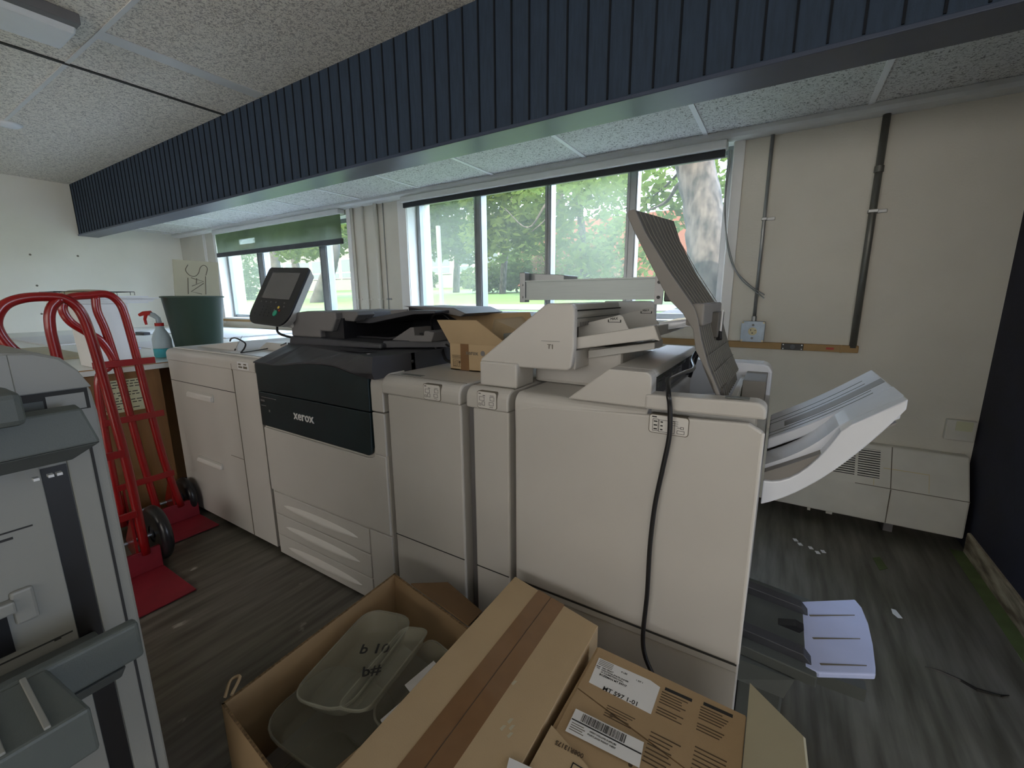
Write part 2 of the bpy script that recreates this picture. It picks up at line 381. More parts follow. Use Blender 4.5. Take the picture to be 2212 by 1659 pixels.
window(2, C0, C1, CZ0, CZ1, [(-5.96, -5.80), (-4.63, -4.49)], ['pane_screen', 'pane', 'pane'], 'window behind the control panel, shade partly down')
# tan band under the windows
struct(B(-7.04, -3.99, YW-.022, YW+.001, CZ0-.045, CZ0-.012).build('trim_8', 'tan', bevel=.002))
# heater sits against window wall, baseboard right
bbd = MB(); bbd.prism([(.925, 0), (.912, 0), (.912, .105), (.917, .11), (.925, .11)], 'y', YP, 2.93)
o = bbd.build('baseboard_right', 'peel'); struct(o)
B(.86, .912, YP, 2.93, .0, .0025).build('green_floor_strip', 'baseboard_green', o)
struct(MB().prism([(XL, 0), (XL+.012, 0), (XL+.012, .1), (XL, .1)], 'y', YB, 2.4).build('baseboard_left', 'black'))
# left wall: wood rail
struct(MB().prism([(XL, .80), (XL+.03, .805), (XL+.02, .83), (XL+.032, .85), (XL+.02, .87), (XL+.032, .89), (XL, .90)], 'y', -3.5, 3.1).build('trim_9', 'oak'))
g = MB()
for (px, py) in ((65, 550), (168, 553), (90, 678), (80, 617)):
    p = atX(px, py, XL); g.cyl((XL-.001, p.y, p.z), .012, .004, 'x', None, 8)
g.build('wall_scuff', 'ink_grey', bpy.data.objects['wall_left'])

# ------------------------------------------------------------------ wall fittings
def blind(zb, x0, x1, drop, lab):
    t = thing('roller_blind', ((x0+x1)/2, 3.06, 2.2), lab, 'blind')
    MB().box(x0, x1, 3.02, 3.10, 2.165, 2.216).build('headrail', 'ledge', t, bevel=.008)
    if drop: B(x0+.02, x1-.02, 3.055, 3.058, zb, 2.17).build('shade_cloth', 'shade', t)
    MB().box(x0+.01, x1-.01, 3.045, 3.068, zb-.055 if drop else zb, zb+(.0 if drop else .042)).build('hem_bar', 'bezel' if not drop else 'dark_plastic', t, bevel=.003)
    return t
b1 = blind(2.123, -3.08, -.375, False, 'dark roller blind rolled up above the wide right window')
b2 = blind(1.925, -6.62, -3.965, True, 'grey mesh roller blind hanging halfway down the left window')
pts = bez([(-.36, 3.03, 2.15), (-.365, 3.04, 1.9), (-.33, 3.07, 1.6), (-.25, 3.08, 1.42), (-.105, 3.09, 1.29)], 10)
MB().tube(pts, .0035, n=6).build('bead_chain', 'steel', b1)
pts = bez([(-.35, 3.03, 2.15), (-.36, 3.04, 1.8), (-.29, 3.07, 1.5), (-.2, 3.08, 1.38), (-.105, 3.09, 1.31)], 10)
MB().tube(pts, .0035, n=6).build('bead_chain', 'steel', b1)

def conduit(name, x, r, z0, z1, m, lab, straps, group=None):
    t = thing(name, (x, YW-r-.004, z0), lab, 'pipe', group)
    MB().cyl((x, YW-r-.003, z0), r, z1-z0, 'z', None, 14).build('pipe', m, t, smooth=True)
    for z in straps: MB().box(x-r-.004, x+r+.004, YW-2*r-.006, YW-.002, z-.008, z+.008).box(x+r, x+r+.045, YW-.008, YW-.001, z-.009, z+.009).build('strap', m if m == 'conduit_white' else 'steel', t, bevel=.002)
    return t
t = conduit('conduit_pipe', .358, .017, 1.01, 2.236, 'conduit_dk', 'thick dark metal conduit running down the wall right of the outlet', [1.745])
MB().cyl((.358, YW-.02, 1.94), .021, .03, 'z').build('coupling', 'conduit_dk', t)
t = conduit('conduit_pipe', -.148, .010, 1.17, 2.236, 'steel', 'thin silver conduit ending in the square steel outlet box', [1.755])
MB().cyl((-.148, YW-.013, 1.15), .014, .03, 'z').build('connector', 'steel', t)
for i, (x, lab) in enumerate(((-3.86, 'leftmost white painted pipe on the pier between windows'), (-3.70, 'second white painted pipe on the pier between windows'), (-3.50, 'thick bright white pipe on the pier between windows'), ( -3.41, 'thin wire-like pipe right of the thick white pipe on the pier'))):
    r = (.011, .011, .02, .004)[i]
    t = conduit('painted_pipe', x, r, .95, 2.236, 'conduit_white' if i < 3 else 'steel', lab, [1.3])
# outlet box
t = thing('outlet_box', (-.148, YW-.03, 1.08), 'square steel outlet box with round ivory socket under thin conduit', 'outlet')
MB().prism(rrect(-.213, -.083, 1.022, 1.15, .01), 'y', YW-.045, YW-.001).build('box', 'steel_box', t, bevel=.002)
g = MB()
for sx in (-.205, -.091):
    for sz in (1.03, 1.142): g.cyl((sx, YW-.05, sz), .006, .006, 'y')
g.build('cover_screws', 'ivory', t)
MB().cyl((-.148, YW-.05, 1.088), .024, .006, 'y').build('socket', 'ivory', t)
MB().box(-.160, -.157, YW-.0515, YW-.049, 1.09, 1.102).box(-.140, -.128, YW-.0515, YW-.049, 1.094, 1.097).cyl((-.149, YW-.0515, 1.078), .004, .003, 'y').build('socket_slots', 'black', t)
MB().cyl((-.148, YW-.048, 1.127), .007, .004, 'y').cyl((-.148, YW-.048, 1.046), .007, .004, 'y').build('knockouts', 'conduit_dk', t)
# tan surface raceway
t = thing('surface_raceway', (-.1, YW-.02, 1.0), 'tan metal wiring raceway along the wall below the outlet box', 'raceway')
B(-3.1, .385, YW-.03, YW-.001, .982, 1.022).build('channel', 'tan', t, bevel=.003)
r_ = B(.012, .125, YW-.036, YW-.02, .983, 1.021).build('receptacle', 'black', t, bevel=.002)
MB().cyl((.07, YW-.04, 1.002), .013, .006, 'y').build('socket_face', 'dark_plastic', r_)
g = MB()
for sx in (.022, .116):
    for sz in (.99, 1.014): g.cyl((sx, YW-.0385, sz), .004, .004, 'y', None, 8)
g.build('screws', 'label', r_)
B(.235, .272, YW-.0315, YW-.029, .995, 1.007).build('red_label', 'trim_red', t)
B(.30, .31, YW-.033, YW-.028, .980, 1.024).build('joint_clip', 'tan', t)
# heater
t = thing('baseboard_heater', (.0, 2.95, .3), 'beige metal baseboard heater with louvred grilles under the raceway', 'heater')
HT, HB = .452, .065
prof = [(3.12, .47), (3.075, .465), (2.965, .30), (2.935, .295), (2.935, HB), (3.12, HB)]
prof = [(3.12, .47), (3.06, .47), (2.945, .265), (2.935, HB), (3.12, HB)]
MB().prism(prof, 'x', -1.6, .905).build('cover', 'heater', t, bevel=.008)
def hp(x, s): # point on slanted face, s 0..1 from top
    y = 3.06+(2.945-3.06)*s; z = .47+(.265-.47)*s; return (x, y, z)
def hquad(x0, x1, s0, s1, d):
    n = Vector((0, -.205, .115)).normalized()*-d*-1
    n = Vector((0, -.872, .489))*d
    a = [Vector(hp(x0, s1)), Vector(hp(x1, s1)), Vector(hp(x1, s0)), Vector(hp(x0, s0))]
    return [q-n*.5 for q in a], [q+n for q in a]
for x0 in (.228, .338, .448):
    a, b = hquad(x0, x0+.097, .12, .80, .0015)
    gr = MB().hexa(a, b).build('grille', 'grille', t)
    g = MB()
    for k in range(12):
        s = .12+.68*(k+.15)/12; a, b = hquad(x0, x0+.097, s, s+.030, .004); g.hexa(a, b)
    g.build('louvres', 'heater', gr)
a, b = hquad(.592, .596, 0, 1, .0015); MB().hexa(a, b).box(.592, .596, 2.934, 2.94, .07, .265).build('panel_seam', 'ink_grey', t)
a, b = hquad(.44, .905, .985, 1.0, .002); MB().hexa(a, b).build('edge_line', 'ink_grey', t)
g = MB()
for (p, q, s0, s1) in ((.56, .75, .52, .54), (.747, .75, .52, .95), (.52, .523, .75, .98)): 
    a, b = hquad(p, q, s0, s1, .001); g.hexa(a, b)
g.build('access_door_line', 'ivory', t)
MB().box(.24, .255, 2.95, 2.97, .045, .07).box(.33, .36, 2.95, 2.97, .048, .07).build('bracket', 'heater', t)
MB().box(-1.5, -1.46, 2.99, 3.1, 0, .07).box(.6, .64, 2.99, 3.1, 0, .07).build('foot', 'mid_dark', t)
# wall plate on window wall near the corner
t = tag(B(.80, .915, 3.088, 3.12, .545, .655).build('junction_box', 'heater', bevel=.004), 'pale painted junction box in the corner above the heater end', 'outlet')
B(.835, .90, 3.086, 3.088, .60, .65).build('cover_plate', 'notice', t)

# ------------------------------------------------------------------ ceiling fittings
t = thing('ceiling_light', (-3.42, .6, ZT-.05), 'white ceiling strip light with tapered diffuser at upper left', 'light')
MB().prism([(-3.62, ZT), (-3.56, ZT-.075), (-3.30, ZT-.075), (-3.24, ZT)], 'y', -.2, .985).build('diffuser', 'lamp_white', t, bevel=.01)
MB().box(-3.30, -3.225, -.2, .99, ZT-.05, ZT).build('housing', 'mid_dark', t, bevel=.004)
t = thing('smoke_detector', (-5.6, 1.12, ZT-.02), 'round white smoke detector on the ceiling at far left', 'detector')
MB().lathe((-5.6, 1.13, ZT), [(.075, 0), (.075, -.012), (.055, -.028), (.0, -.03)]).build('dome', 'lamp_white', t, smooth=True)
MB().lathe((-5.6, 1.13, ZT), [(.083, 0), (.083, -.008), (.0, -.009)]).build('ring', 'ledge', t)

# ------------------------------------------------------------------ press line: shared cabinet builder
D = 1.08
def arc(cy, cz, r, a0, a1, n=6): return [(cy+r*math.cos(math.radians(a0+(a1-a0)*k/n)), cz+r*math.sin(math.radians(a0+(a1-a0)*k/n))) for k in range(n+1)]
def cab(x0, x1, top, yb=1.78, z0=.03, r=.035, m='white'):
    prof = [(yb, z0), (D+.004, z0), (D+.004, .952), (D, .958)]+arc(D+r, top-r, r, 180, 90)+[(yb, top)]
    return MB().prism(prof, 'x', x0, x1, m)
def seam_x(x0, x1, z, h=.003, y=D+.0035): return B(x0, x1, y-.0012, y+.02, z-h/2, z+h/2)
def casters(t, x0, x1):
    for x in (x0+.05, x1-.05):
        for y in (1.14, 1.7): MB().cyl((x-.01, y, .016), .016, .02, 'x', None, 12).build('caster', 'rubber', t)
def icon_label(t, x0, x1, z0, z1, kind):
    lb = MB().prism(rrect(x0, x1, z0, z1, .008), 'y', D-.0022, D+.02).build('instruction_label', 'ink_grey', t)
    MB().prism(rrect(x0+.0018, x1-.0018, z0+.0018, z1-.0018, .0068), 'y', D-.0028, D+.02).build('label_face', 'white2', lb)
    g = MB(); y = D-.0034; w_, h_ = x1-x0, z1-z0
    def fr(a, b, c, d, k=.0009):
        a, b = x0+a*w_, x0+b*w_; c, d = z0+c*h_, z0+d*h_
        g.box(a, b, y, y+.001, c, c+k); g.box(a, b, y, y+.001, d-k, d); g.box(a, a+k, y, y+.001, c, d); g.box(b-k, b, y, y+.001, c, d)
    if kind == 'small':
        fr(.12, .38, .45, .68); fr(.25, .40, .18, .40); fr(.66, .88, .5, .72); fr(.62, .84, .22, .42); fr(.08, .2, .16, .3)
        g.box(x0+.08*w_, x0+.2*w_, y, y+.001, z0+.84*h_, z0+.88*h_); g.box(x0+.3*w_, x0+.42*w_, y, y+.001, z0+.74*h_, z0+.77*h_)
        g.box(x0+.66*w_, x0+.86*w_, y, y+.001, z0+.78*h_, z0+.8*h_); g.box(x0+.64*w_, x0+.82*w_, y, y+.001, z0+.12*h_, z0+.14*h_)
    else:
        fr(.1, .25, .12, .76); fr(.26, .66, .10, .74); fr(.72, .9, .12, .3); fr(.8, .88, .38, .5)
        for k in range(3):
            zz = z0+(.2+.2*k)*h_
            g.box(x0+.13*w_, x0+.22*w_, y, y+.001, zz, zz+.003); g.box(x0+.3*w_, x0+.36*w_, y, y+.001, zz, zz+.003); g.box(x0+.52*w_, x0+.6*w_, y, y+.001, zz, zz+.003)
            g.box(x0+.60*w_, x0+.74*w_, y, y+.001, z0+(.52+.11*k)*h_, z0+(.535+.11*k)*h_)
        g.box(x0+.08*w_, x0+.2*w_, y, y+.001, z0+.84*h_, z0+.9*h_); g.box(x0+.72*w_, x0+.80*w_, y, y+.001, z0+.43*h_, z0+.45*h_)
    g.build('pictogram', 'ink', lb)

# ---- high capacity feeder (far left of the line)
t = thing('paper_feeder', (-2.62, 1.43, 0), 'white paper feeder cabinet with two front handles, at left end of machine line', 'paper feeder')
F0, F1 = -3.11, -2.128
body = cab(F0, F1, 1.02, r=.03).build('body', 'white', t)
seam_x(F0, -2.350, .832).build('panel_seam', 'seam', t); seam_x(-2.49, -2.350, .468, .002).build('panel_seam', 'ink_grey', t)
B(-2.353, -2.3505, D+.001, D+.02, .03, .95).build('panel_seam', 'ink_grey', t); B(-2.353, -2.3505, D-.0006, D+.02, .95, .985).build('panel_seam', 'ink_grey', t)
for (x0, x1, z0, z1) in ((-2.905, -2.60, .748, .796), (-2.90, -2.605, .355, .393)):
    h = MB().prism(rrect(x0, x1, z0, z1, .012), 'y', D-.001, D+.012).build('handle_recess', 'white_side', t)
    MB().hexa([(x0+.008, D-.012, z0+.004), (x1-.008, D-.012, z0+.004), (x1-.008, D+.002, z0+.002), (x0+.008, D+.002, z0+.002)], [(x0+.008, D-.009, z1-.020), (x1-.008, D-.009, z1-.020), (x1-.008, D+.002, z1-.012), (x0+.008, D+.002, z1-.012)]).build('handle_lip', 'white2', h, bevel=.003)
B(-2.285, -2.185, D-.002, D+.01, .962, 1.0).build('instruction_label', 'paper', t)
g = MB()
for (a, b, c, d) in ((-2.275, -2.24, .970, .978), (-2.275, -2.25, .984, .992), (-2.23, -2.195, .968, .980), (-2.225, -2.2, .986, .993)): g.box(a, b, D-.0026, D, c, d)
g.build('label_print', 'ink_grey', t)
tp = MB()   # raised lid with a sloping recess
tp.box(F0+.02, F1-.01, 1.115, 1.765, 1.02, 1.026)
tp.build('lid', 'white2', t, bevel=.002)
MB().loft([(-2.98, 1.20, 1.027), (-2.52, 1.20, 1.027), (-2.52, 1.62, 1.027)], [(-2.98, 1.20, 1.029), (-2.55, 1.22, 1.075), (-2.55, 1.60, 1.075)]).build('lid_ramp', 'white_side', t, bevel=.002)
MB().hexa([(-2.5, 1.3, 1.027), (-2.15, 1.3, 1.027), (-2.15, 1.66, 1.027), (-2.5, 1.66, 1.027)], [(-2.46, 1.33, 1.066), (-2.15, 1.33, 1.066), (-2.15, 1.62, 1.066), (-2.46, 1.62, 1.066)]).build('lid_hatch', 'white', t, bevel=.003)
B(-2.56, -2.14, 1.13, 1.133, 1.0262, 1.0275).build('panel_seam', 'ink_grey', t)
casters(t, F0, F1)
# loose wire on the feeder
P_ = [atZ(620, 735, 1.06), atZ(575, 751, 1.04), atZ(545, 757, 1.04), atZ(518, 762, 1.04)]
pts = bez([tuple(atY(*q, 1.18)) for q in ((520, 762), (528, 752), (530, 742), (520, 735), (508, 730), (499, 732), (497, 737))], 8)
t = thing('cable_hook', pts[0], 'bent black wire hook lying on the feeder lid', 'wire')
MB().tube(pts, .0042, n=8).build('wire', 'rubber', t, smooth=True)
a = atY(507, 757, 1.19); b = atY(523, 726, 1.22)
MB().tube([a, b], .0014, n=6).build('pin', 'steel', t); MB().tube([a, a+(b-a)*.12], .004, n=6).build('pin_head', 'black', t)
pts = bez([atZ(618, 741, 1.085), atZ(600, 748, 1.045), atZ(572, 754, 1.034), atZ(548, 758, 1.033), atZ(520, 762, 1.033)], 6)
tag(MB().tube(pts, .003, n=6).build('thin_cable', 'black'), 'thin black cable trailing over the feeder lid toward the engine', 'cable')

# ---- print engine
E0, E1 = -2.118, -1.2475
t = thing('digital_printer', (-1.68, 1.43, 0), 'big white and black digital press engine with scanner and tilted touch panel', 'printer')
bd = MB(); bd.box(E0+.004, E1, D+.01, 1.80, .03, .72, 'white'); bd.box(E0+.004, E1, 1.16, 1.80, .72, 1.0, 'white')
bd.build('body', 'white', t)
# lower front door with raised lip under the black panel
MB().prism([(-2.112, .362), (-1.252, .362), (-1.252, .70), (-1.312, .70), (-1.318, .688), (-1.335, .680), (-1.36, .676), (-2.112, .688)], 'y', D, D+.02).build('front_door', 'white', t, bevel=.004)
# white column on the right, rounded at the top
for z0, z1, nm in ((.70, .872, 'side_column'), (.877, None, 'side_column')):
    prof = ([(1.2, z0), (D, z0), (D, z1), (1.2, z1)] if z1 else [(1.2, z0), (D, z0)]+arc(D+.05, .975, .05, 180, 90)+[(1.2, 1.025)])
    MB().prism(prof, 'x', -1.312, -1.246).build(nm, 'white', t, bevel=.004)
# curved black front
curve = [(552, 781), (575, 783), (593, 787), (618, 786), (644, 783), (668, 782), (694, 783), (720, 786), (745, 792), (775, 799), (800, 806)]
top = [atY(x, y, D-.002) for x, y in curve]
xs_ = [p.x for p in top]
out = [(-2.116, .872), (-1.320, .872), (-1.318, 1.000)]+[(p.x, p.z-.002) for p in reversed(top)]
out = [(q[0], q[1]) for q in out]; out[-1] = (-2.116, out[-1][1])
MB().prism(out, 'y', D-.004, D+.09).build('upper_front_cover', 'black_panel', t, bevel=.003)
lowp = [(-2.116, .700), (-1.40, .690)]+[(-1.352+.028*math.cos(math.radians(a)), .716+.028*math.sin(math.radians(a))) for a in range(-90, 1, 15)]+[(-1.320, .868), (-2.116, .868)]
lf = MB().prism(lowp, 'y', D-.004, D+.05).build('lower_front_cover', 'black_panel', t, bevel=.003)
text('xerox', .060, (-1.83, D-.006, .772), (1, 0, 0), (0, 0, 1), 'label', lf, 'maker_logo', .0015, 1.0, .0008)
g = MB()
for (a, b, c, d) in ((-2.09, -1.97, .842, .845), (-2.10, -2.07, .822, .830), (-2.10, -2.06, .800, .803), (-2.04, -2.03, .775, .785)): g.box(a, b, D-.005, D, c, d)
g.build('indicator_marks', 'mid_dark', lf)
# scanner base: wavy front lip rising to the glass level
sc = MB(); ridge = [atY(625, 747, 1.25), atY(640, 749, 1.24), atY(655, 751, 1.22), atY(675, 755, 1.19), atY(697, 759, 1.16), atY(720, 762, 1.13), atY(740, 765, 1.10), atY(757, 767, 1.085), atY(772, 769, 1.07), atY(788, 770, 1.055), atY(800, 771, 1.045)]
n = len(top)
front = [Vector((p.x, D-.010, p.z)) for p in top]; front[0].x = -2.116; front[-1] = Vector((-1.2475, 1.046, 1.040))
for i in range(n): ridge[i].z = 1.083+.012*i/(n-1)
ridge[0].x = -2.10; ridge[-1].x = -1.2475
for i in range(n-1): front[i].y = min(front[i].y, ridge[i].y-.012)
front[-1].y = 1.040; ridge[-1].y = 1.048
for i in range(n-1):
    a, b, c, d = front[i], front[i+1], ridge[i+1], ridge[i]
    dn = Vector((0, 0, -.03))
    sc.hexa([a+Vector((0, 0, -.006)), b+Vector((0, 0, -.006)), Vector((c.x, c.y, 1.01)), Vector((d.x, d.y, 1.01))], [a, b, c, d])
sc.box(-2.10, E1, 1.24, 1.80, 1.0, 1.088)
for i in range(n-1):
    c, d = ridge[i+1], ridge[i]
    sc.hexa([(d.x, d.y, 1.01), (c.x, c.y, 1.01), (c.x, 1.26, 1.01), (d.x, 1.26, 1.01)], [d, c, (c.x, 1.26, 1.088), (d.x, 1.26, 1.088)])
b_ = bmesh.new
sc.build('scanner_base', 'dark_plastic', t)
g = MB(); g.loft([(-1.55, 1.14, 1.0935), (-1.40, 1.11, 1.0955), (-1.36, 1.17, 1.094), (-1.5, 1.18, 1.093)], [(-1.55, 1.14, 1.0955), (-1.40, 1.11, 1.0975), (-1.36, 1.17, 1.096), (-1.5, 1.18, 1.095)])
g.build('finger_grip', 'bezel', t)
MB().cyl((-1.33, 1.10, 1.094), .008, .003).build('button', 'mid_dark', t)
# lid and document feeder
MB().hexa([(-2.10, 1.245, 1.078), (-1.43, 1.245, 1.093), (-1.40, 1.76, 1.093), (-2.10, 1.76, 1.085)], [(-2.09, 1.25, 1.122), (-1.43, 1.25, 1.116), (-1.40, 1.75, 1.122), (-2.09, 1.75, 1.13)]).build('scanner_lid', 'dark_plastic', t, bevel=.008, seg=3)
# lid front extension to the right (wedge shaped output tray support)
sup = MB().prism([(-1.46, 1.12), (-1.36, 1.12), (-1.22, 1.125), (-1.20, 1.165), (-1.255, 1.17), (-1.262, 1.15), (-1.312, 1.15), (-1.316, 1.182), (-1.335, 1.182)], 'y', 1.33, 1.44).build('output_tray_support', 'mid_dark', t, bevel=.003)
MB().hexa([(-1.44, 1.27, 1.094), (-1.15, 1.45, 1.094), (-1.15, 1.75, 1.094), (-1.44, 1.75, 1.094)], [(-1.44, 1.27, 1.125), (-1.15, 1.45, 1.125), (-1.15, 1.75, 1.125), (-1.44, 1.75, 1.125)]).build('lid_extension', 'dark_plastic', t, bevel=.004)
MB().prism([(-2.095, 1.12), (-1.86, 1.12), (-1.86, 1.152), (-1.775, 1.152), (-1.735, 1.21), (-1.735, 1.243), (-1.95, 1.246), (-2.07, 1.236), (-2.088, 1.228)], 'y', 1.262, 1.72).build('document_feeder_housing', 'mid_dark', t, bevel=.008, seg=3)
MB().box(-1.86, -1.72, 1.29, 1.72, 1.12, 1.215).build('feeder_mouth', 'bezel', t)
MB().prism([(-1.80, 1.205), (-1.66, 1.200), (-1.625, 1.232), (-1.64, 1.246), (-1.82, 1.247)], 'y', 1.30, 1.40).build('feeder_side_block', 'mid_dark', t, bevel=.006)
MB().prism([(-1.72, 1.190), (-1.62, 1.190), (-1.34, 1.235), (-1.22, 1.240), (-1.22, 1.252), (-1.36, 1.252), (-1.62, 1.215), (-1.72, 1.212)], 'y', 1.36, 1.74).build('input_tray', 'dark_plastic', t, bevel=.003)
MB().prism([(-1.56, 1.222), (-1.30, 1.246), (-1.30, 1.262), (-1.56, 1.262)], 'y', 1.66, 1.68).build('paper_guide', 'bezel', t)
MB().prism([(-1.50, 1.222), (-1.40, 1.238), (-1.40, 1.256), (-1.50, 1.25)], 'y', 1.38, 1.39).build('paper_guide', 'mid_dark', t)
MB().prism([(-1.24, 1.236), (-1.16, 1.225), (-1.13, 1.238), (-1.20, 1.262), (-1.5, 1.268)], 'y', 1.45, 1.74).build('tray_extension', 'mid_dark', t, bevel=.004)
MB().box(-1.74, -1.22, 1.73, 1.76, 1.12, 1.262).build('feeder_back_wall', 'bezel', t)
MB().prism([(-1.74, 1.122), (-1.5, 1.122), (-1.25, 1.16), (-1.25, 1.165), (-1.5, 1.13), (-1.74, 1.13)], 'y', 1.36, 1.72).build('output_tray', 'bezel', t)
# drawers
for k, (z0, z1) in enumerate(((.236, .352), (.120, .232), (.012, .116))):
    d_ = B(-2.100, -1.388, D+.002, D+.02, z0, z1).build('paper_drawer', 'white', t, bevel=.003, label=None)
    MB().lathe((0, 0, 0), [(0, 0)]) if False else None
    h = MB(); zc = z0+.056 if k < 2 else z0+.05; nn = 16
    rows = []
    for i in range(nn+1):
        u = i/nn; x = -2.02+.56*u; wv = math.sin(math.pi*u)**.5
        rows.append([(x, D+.002-.0005, zc-.022*wv), (x, D-.012*wv, zc-.010*wv), (x, D-.010*wv, zc+.004*wv), (x, D+.002-.0005, zc+.022*wv)])
    vs = [p for r_ in rows for p in r_]; fs = [(i*4+j, i*4+j+1, (i+1)*4+j+1, (i+1)*4+j) for i in range(nn) for j in range(3)]
    h.add(vs, fs); h.build('drawer_handle', 'white2', d_, smooth=True)
B(-1.382, -1.250, D+.002, D+.02, .012, .355).build('corner_cover', 'white', t, bevel=.003)
# touch panel on its arm
TL, TR, BL, BR = atY(593, 583, 1.35), atY(671, 581, 1.35), atY(532, 694, 1.2), atY(618, 708, 1.2)
cx_ = (TL+TR+BL+BR)/4; ux = ((TR-TL)+(BR-BL)).normalized(); uy = ((TL-BL)+(TR-BR)); uy = (uy-ux*uy.dot(ux)).normalized(); un = ux.cross(uy)  # faces the viewer
hw = ((TR-TL).length+(BR-BL).length)/4+.006; hh = ((TL-BL).length+(TR-BR).length)/4+.004
def pl(u, v, d=0): return cx_+ux*(u*hw)+uy*(v*hh)+un*d
def prr(r, d, s=1.0, u0=-1, u1=1, v0=-1, v1=1):
    return [pl(a/hw, b/hh, d) for a, b in rrect(u0*hw*s, u1*hw*s, v0*hh*s, v1*hh*s, r)]
def bodyout(d, s=1.0):
    pts = []
    for a, b, r, a0 in ((hw, -hh, .075, -90), (hw, hh, .02, 0), (-hw, hh, .02, 90), (-hw, -hh, .075, 180)):
        sx, sy = (1 if a > 0 else -1), (1 if b > 0 else -1)
        for k in range(7):
            an = math.radians(a0+15*k); pts.append(cx_+ux*(a-sx*r+r*math.cos(an))*s+uy*(b-sy*r+r*math.sin(an))*s+un*d)
    return pts
cp = MB().loft(bodyout(.0), bodyout(.012)).build('control_panel', 'bezel', t, bevel=.003)
MB().loft(bodyout(-.040, .90), bodyout(0)).build('panel_back', 'white_side', cp, bevel=.002)
MB().loft(prr(.002, .0124, 1, -.70, .70, -.12, .80), prr(.002, .0134, 1, -.70, .70, -.12, .80)).build('touch_screen', 'screen', cp)
def knob(u, v, r, m, nm='key'):
    c = pl(u, v, .012); MB().tube([c, c+un*.003], r, n=12).build(nm, m, cp)
knob(.30, -.60, .016, 'green', 'start_key'); knob(.36, -.40, .007, 'yellow'); knob(.46, -.50, .005, 'trim_red'); knob(.22, -.50, .005, 'mid_dark')
for k in range(4): knob(-.62+.25*k, -.24, .004, 'mid_dark')
knob(.55, -.24, .004, 'mid_dark'); knob(.6, -.36, .004, 'mid_dark')
for r_ in range(4):
    for c_ in range(3): knob(-.42+.2*c_, -.40-.1*r_, .003, 'dark_plastic')
for r_ in range(3): knob(-.72, -.42-.12*r_, .003, 'dark_plastic')
a = pl(.45, -.75, -.03)
MB().tube(bez([a, a+Vector((.06, .06, -.03)), Vector((-2.04, 1.38, 1.10)), Vector((-2.04, 1.40, 1.05))], 6), .022, n=12).build('panel_arm', 'white_side', t, smooth=True)
MB().tube(bez([pl(.3, -.9, -.02), pl(.5, -1.15, -.03), Vector((-2.08, 1.30, 1.10))], 6), .006, n=8).build('panel_cable', 'black', t, smooth=True)
casters(t, E0, E1)

# ---- interface modules
def module(x0, x1, top, lx0, lx1, lab, vent):
    t = thing('interface_module', ((x0+x1)/2, 1.43, 0), lab, 'printer module', 'white interface modules between engine and finisher')
    prof = [(1.78, .03), (D+.004, .03), (D+.004, .953), (1.78, .953)]
    MB().prism(prof, 'x', x0+.012, x1-.004).build('body', 'white', t, bevel=.006)
    prof = [(1.78, .953), (D, .953)]+arc(D+.035, top-.035, .035, 180, 90)+[(1.78, top)]
    MB().prism(prof, 'x', x0-.012, x1-.004).build('top_cover', 'white', t, bevel=.006)
    seam_x(x0+.014, x1-.008, .384).build('panel_seam', 'seam', t)
    icon_label(t, lx0, lx1, .957, 1.015-.002, 'small')
    B(x0-.01, x1-.006, D+.042, D+.044, top-.001, top+.0006).build('panel_seam', 'ink_grey', t)
    if vent: B(x0+.03, x0+.13, D+.06, D+.085, top-.001, top+.001).build('top_sticker', 'grey', t)
    casters(t, x0, x1); return t
module(-1.236, -.872, 1.02, -1.035, -.957, 'wide white interface module beside the black front, small carton on top', True)
module(-.838, -.684, 1.02, -.803, -.728, 'narrow white interface module carrying the sheet inserter foot', False)
st = tag(B(-1.246, -1.238, 1.11, 1.76, .02, .95).build('docking_strip', 'mid_dark'), 'dark docking strip between black engine and wide module', 'strip', 'docking strips between the cabinets')  # dark slabs stand in for the shade inside the cabinet gaps
tag(B(-.868, -.828, 1.12, 1.76, .02, .95).build('docking_strip', 'mid_dark'), 'dark docking strip between wide and narrow module', 'strip', 'docking strips between the cabinets')
tag(B(-.684, -.668, 1.12, 1.76, .02, .95).build('docking_strip', 'mid_dark'), 'dark docking strip between narrow module and finisher', 'strip', 'docking strips between the cabinets')

# ---- finisher
t = thing('finisher', (-.335, 1.43, 0), 'large white finisher cabinet at right end of line, open top and catch trays', 'finisher')
fx0, fx1 = -.664, -.008
q = MB()
q.box(fx0, fx1, D+.004, 1.80, .36, .90, 'white'); q.box(fx0, fx1, D+.01, 1.80, .03, .38, 'white')
q.build('body', 'white', t, bevel=.004)
MB().prism([(1.80, .90), (D+.002, .90)]+arc(D+.035, .985, .035, 180, 90)+[(1.80, 1.02)], 'x', fx0, -.27).build('left_top_cover', 'white', t, bevel=.004)
MB().prism([(fx0+.001, .39), (fx1-.001, .39), (fx1-.001, 1.0), (-.04, 1.018), (-.60, .99), (fx0+.001, .97)], 'y', D-.001, D+.02).build('front_door', 'white', t, bevel=.006)
B(fx0+.002, fx1-.004, D+.0025, D+.02, .383, .3905).build('panel_seam', 'seam', t)
B(fx1-.010, fx1+.001, D-.0015, D+.012, .39, 1.0).build('door_edge', 'white2', t, bevel=.004)
MB().prism([(-.275, 1.022), (-.008, 1.030), (-.008, 1.045)]+[(-.033+.025*math.cos(math.radians(a)), 1.047+.022*math.sin(math.radians(a))) for a in range(0, 91, 15)]+[(-.275, 1.060)], 'y', D-.004, D+.055).build('front_rim', 'white', t, bevel=.006)
B(-.095, -.045, D+.012, D+.035, 1.0695, 1.071).build('rim_recess', 'grey', t)
MB().prism([(1.13, .90), (1.13, 1.04), (1.136, 1.045), (1.136, .90)], 'x', -.27, -.03).build('trough_front_wall', 'white_side', t)
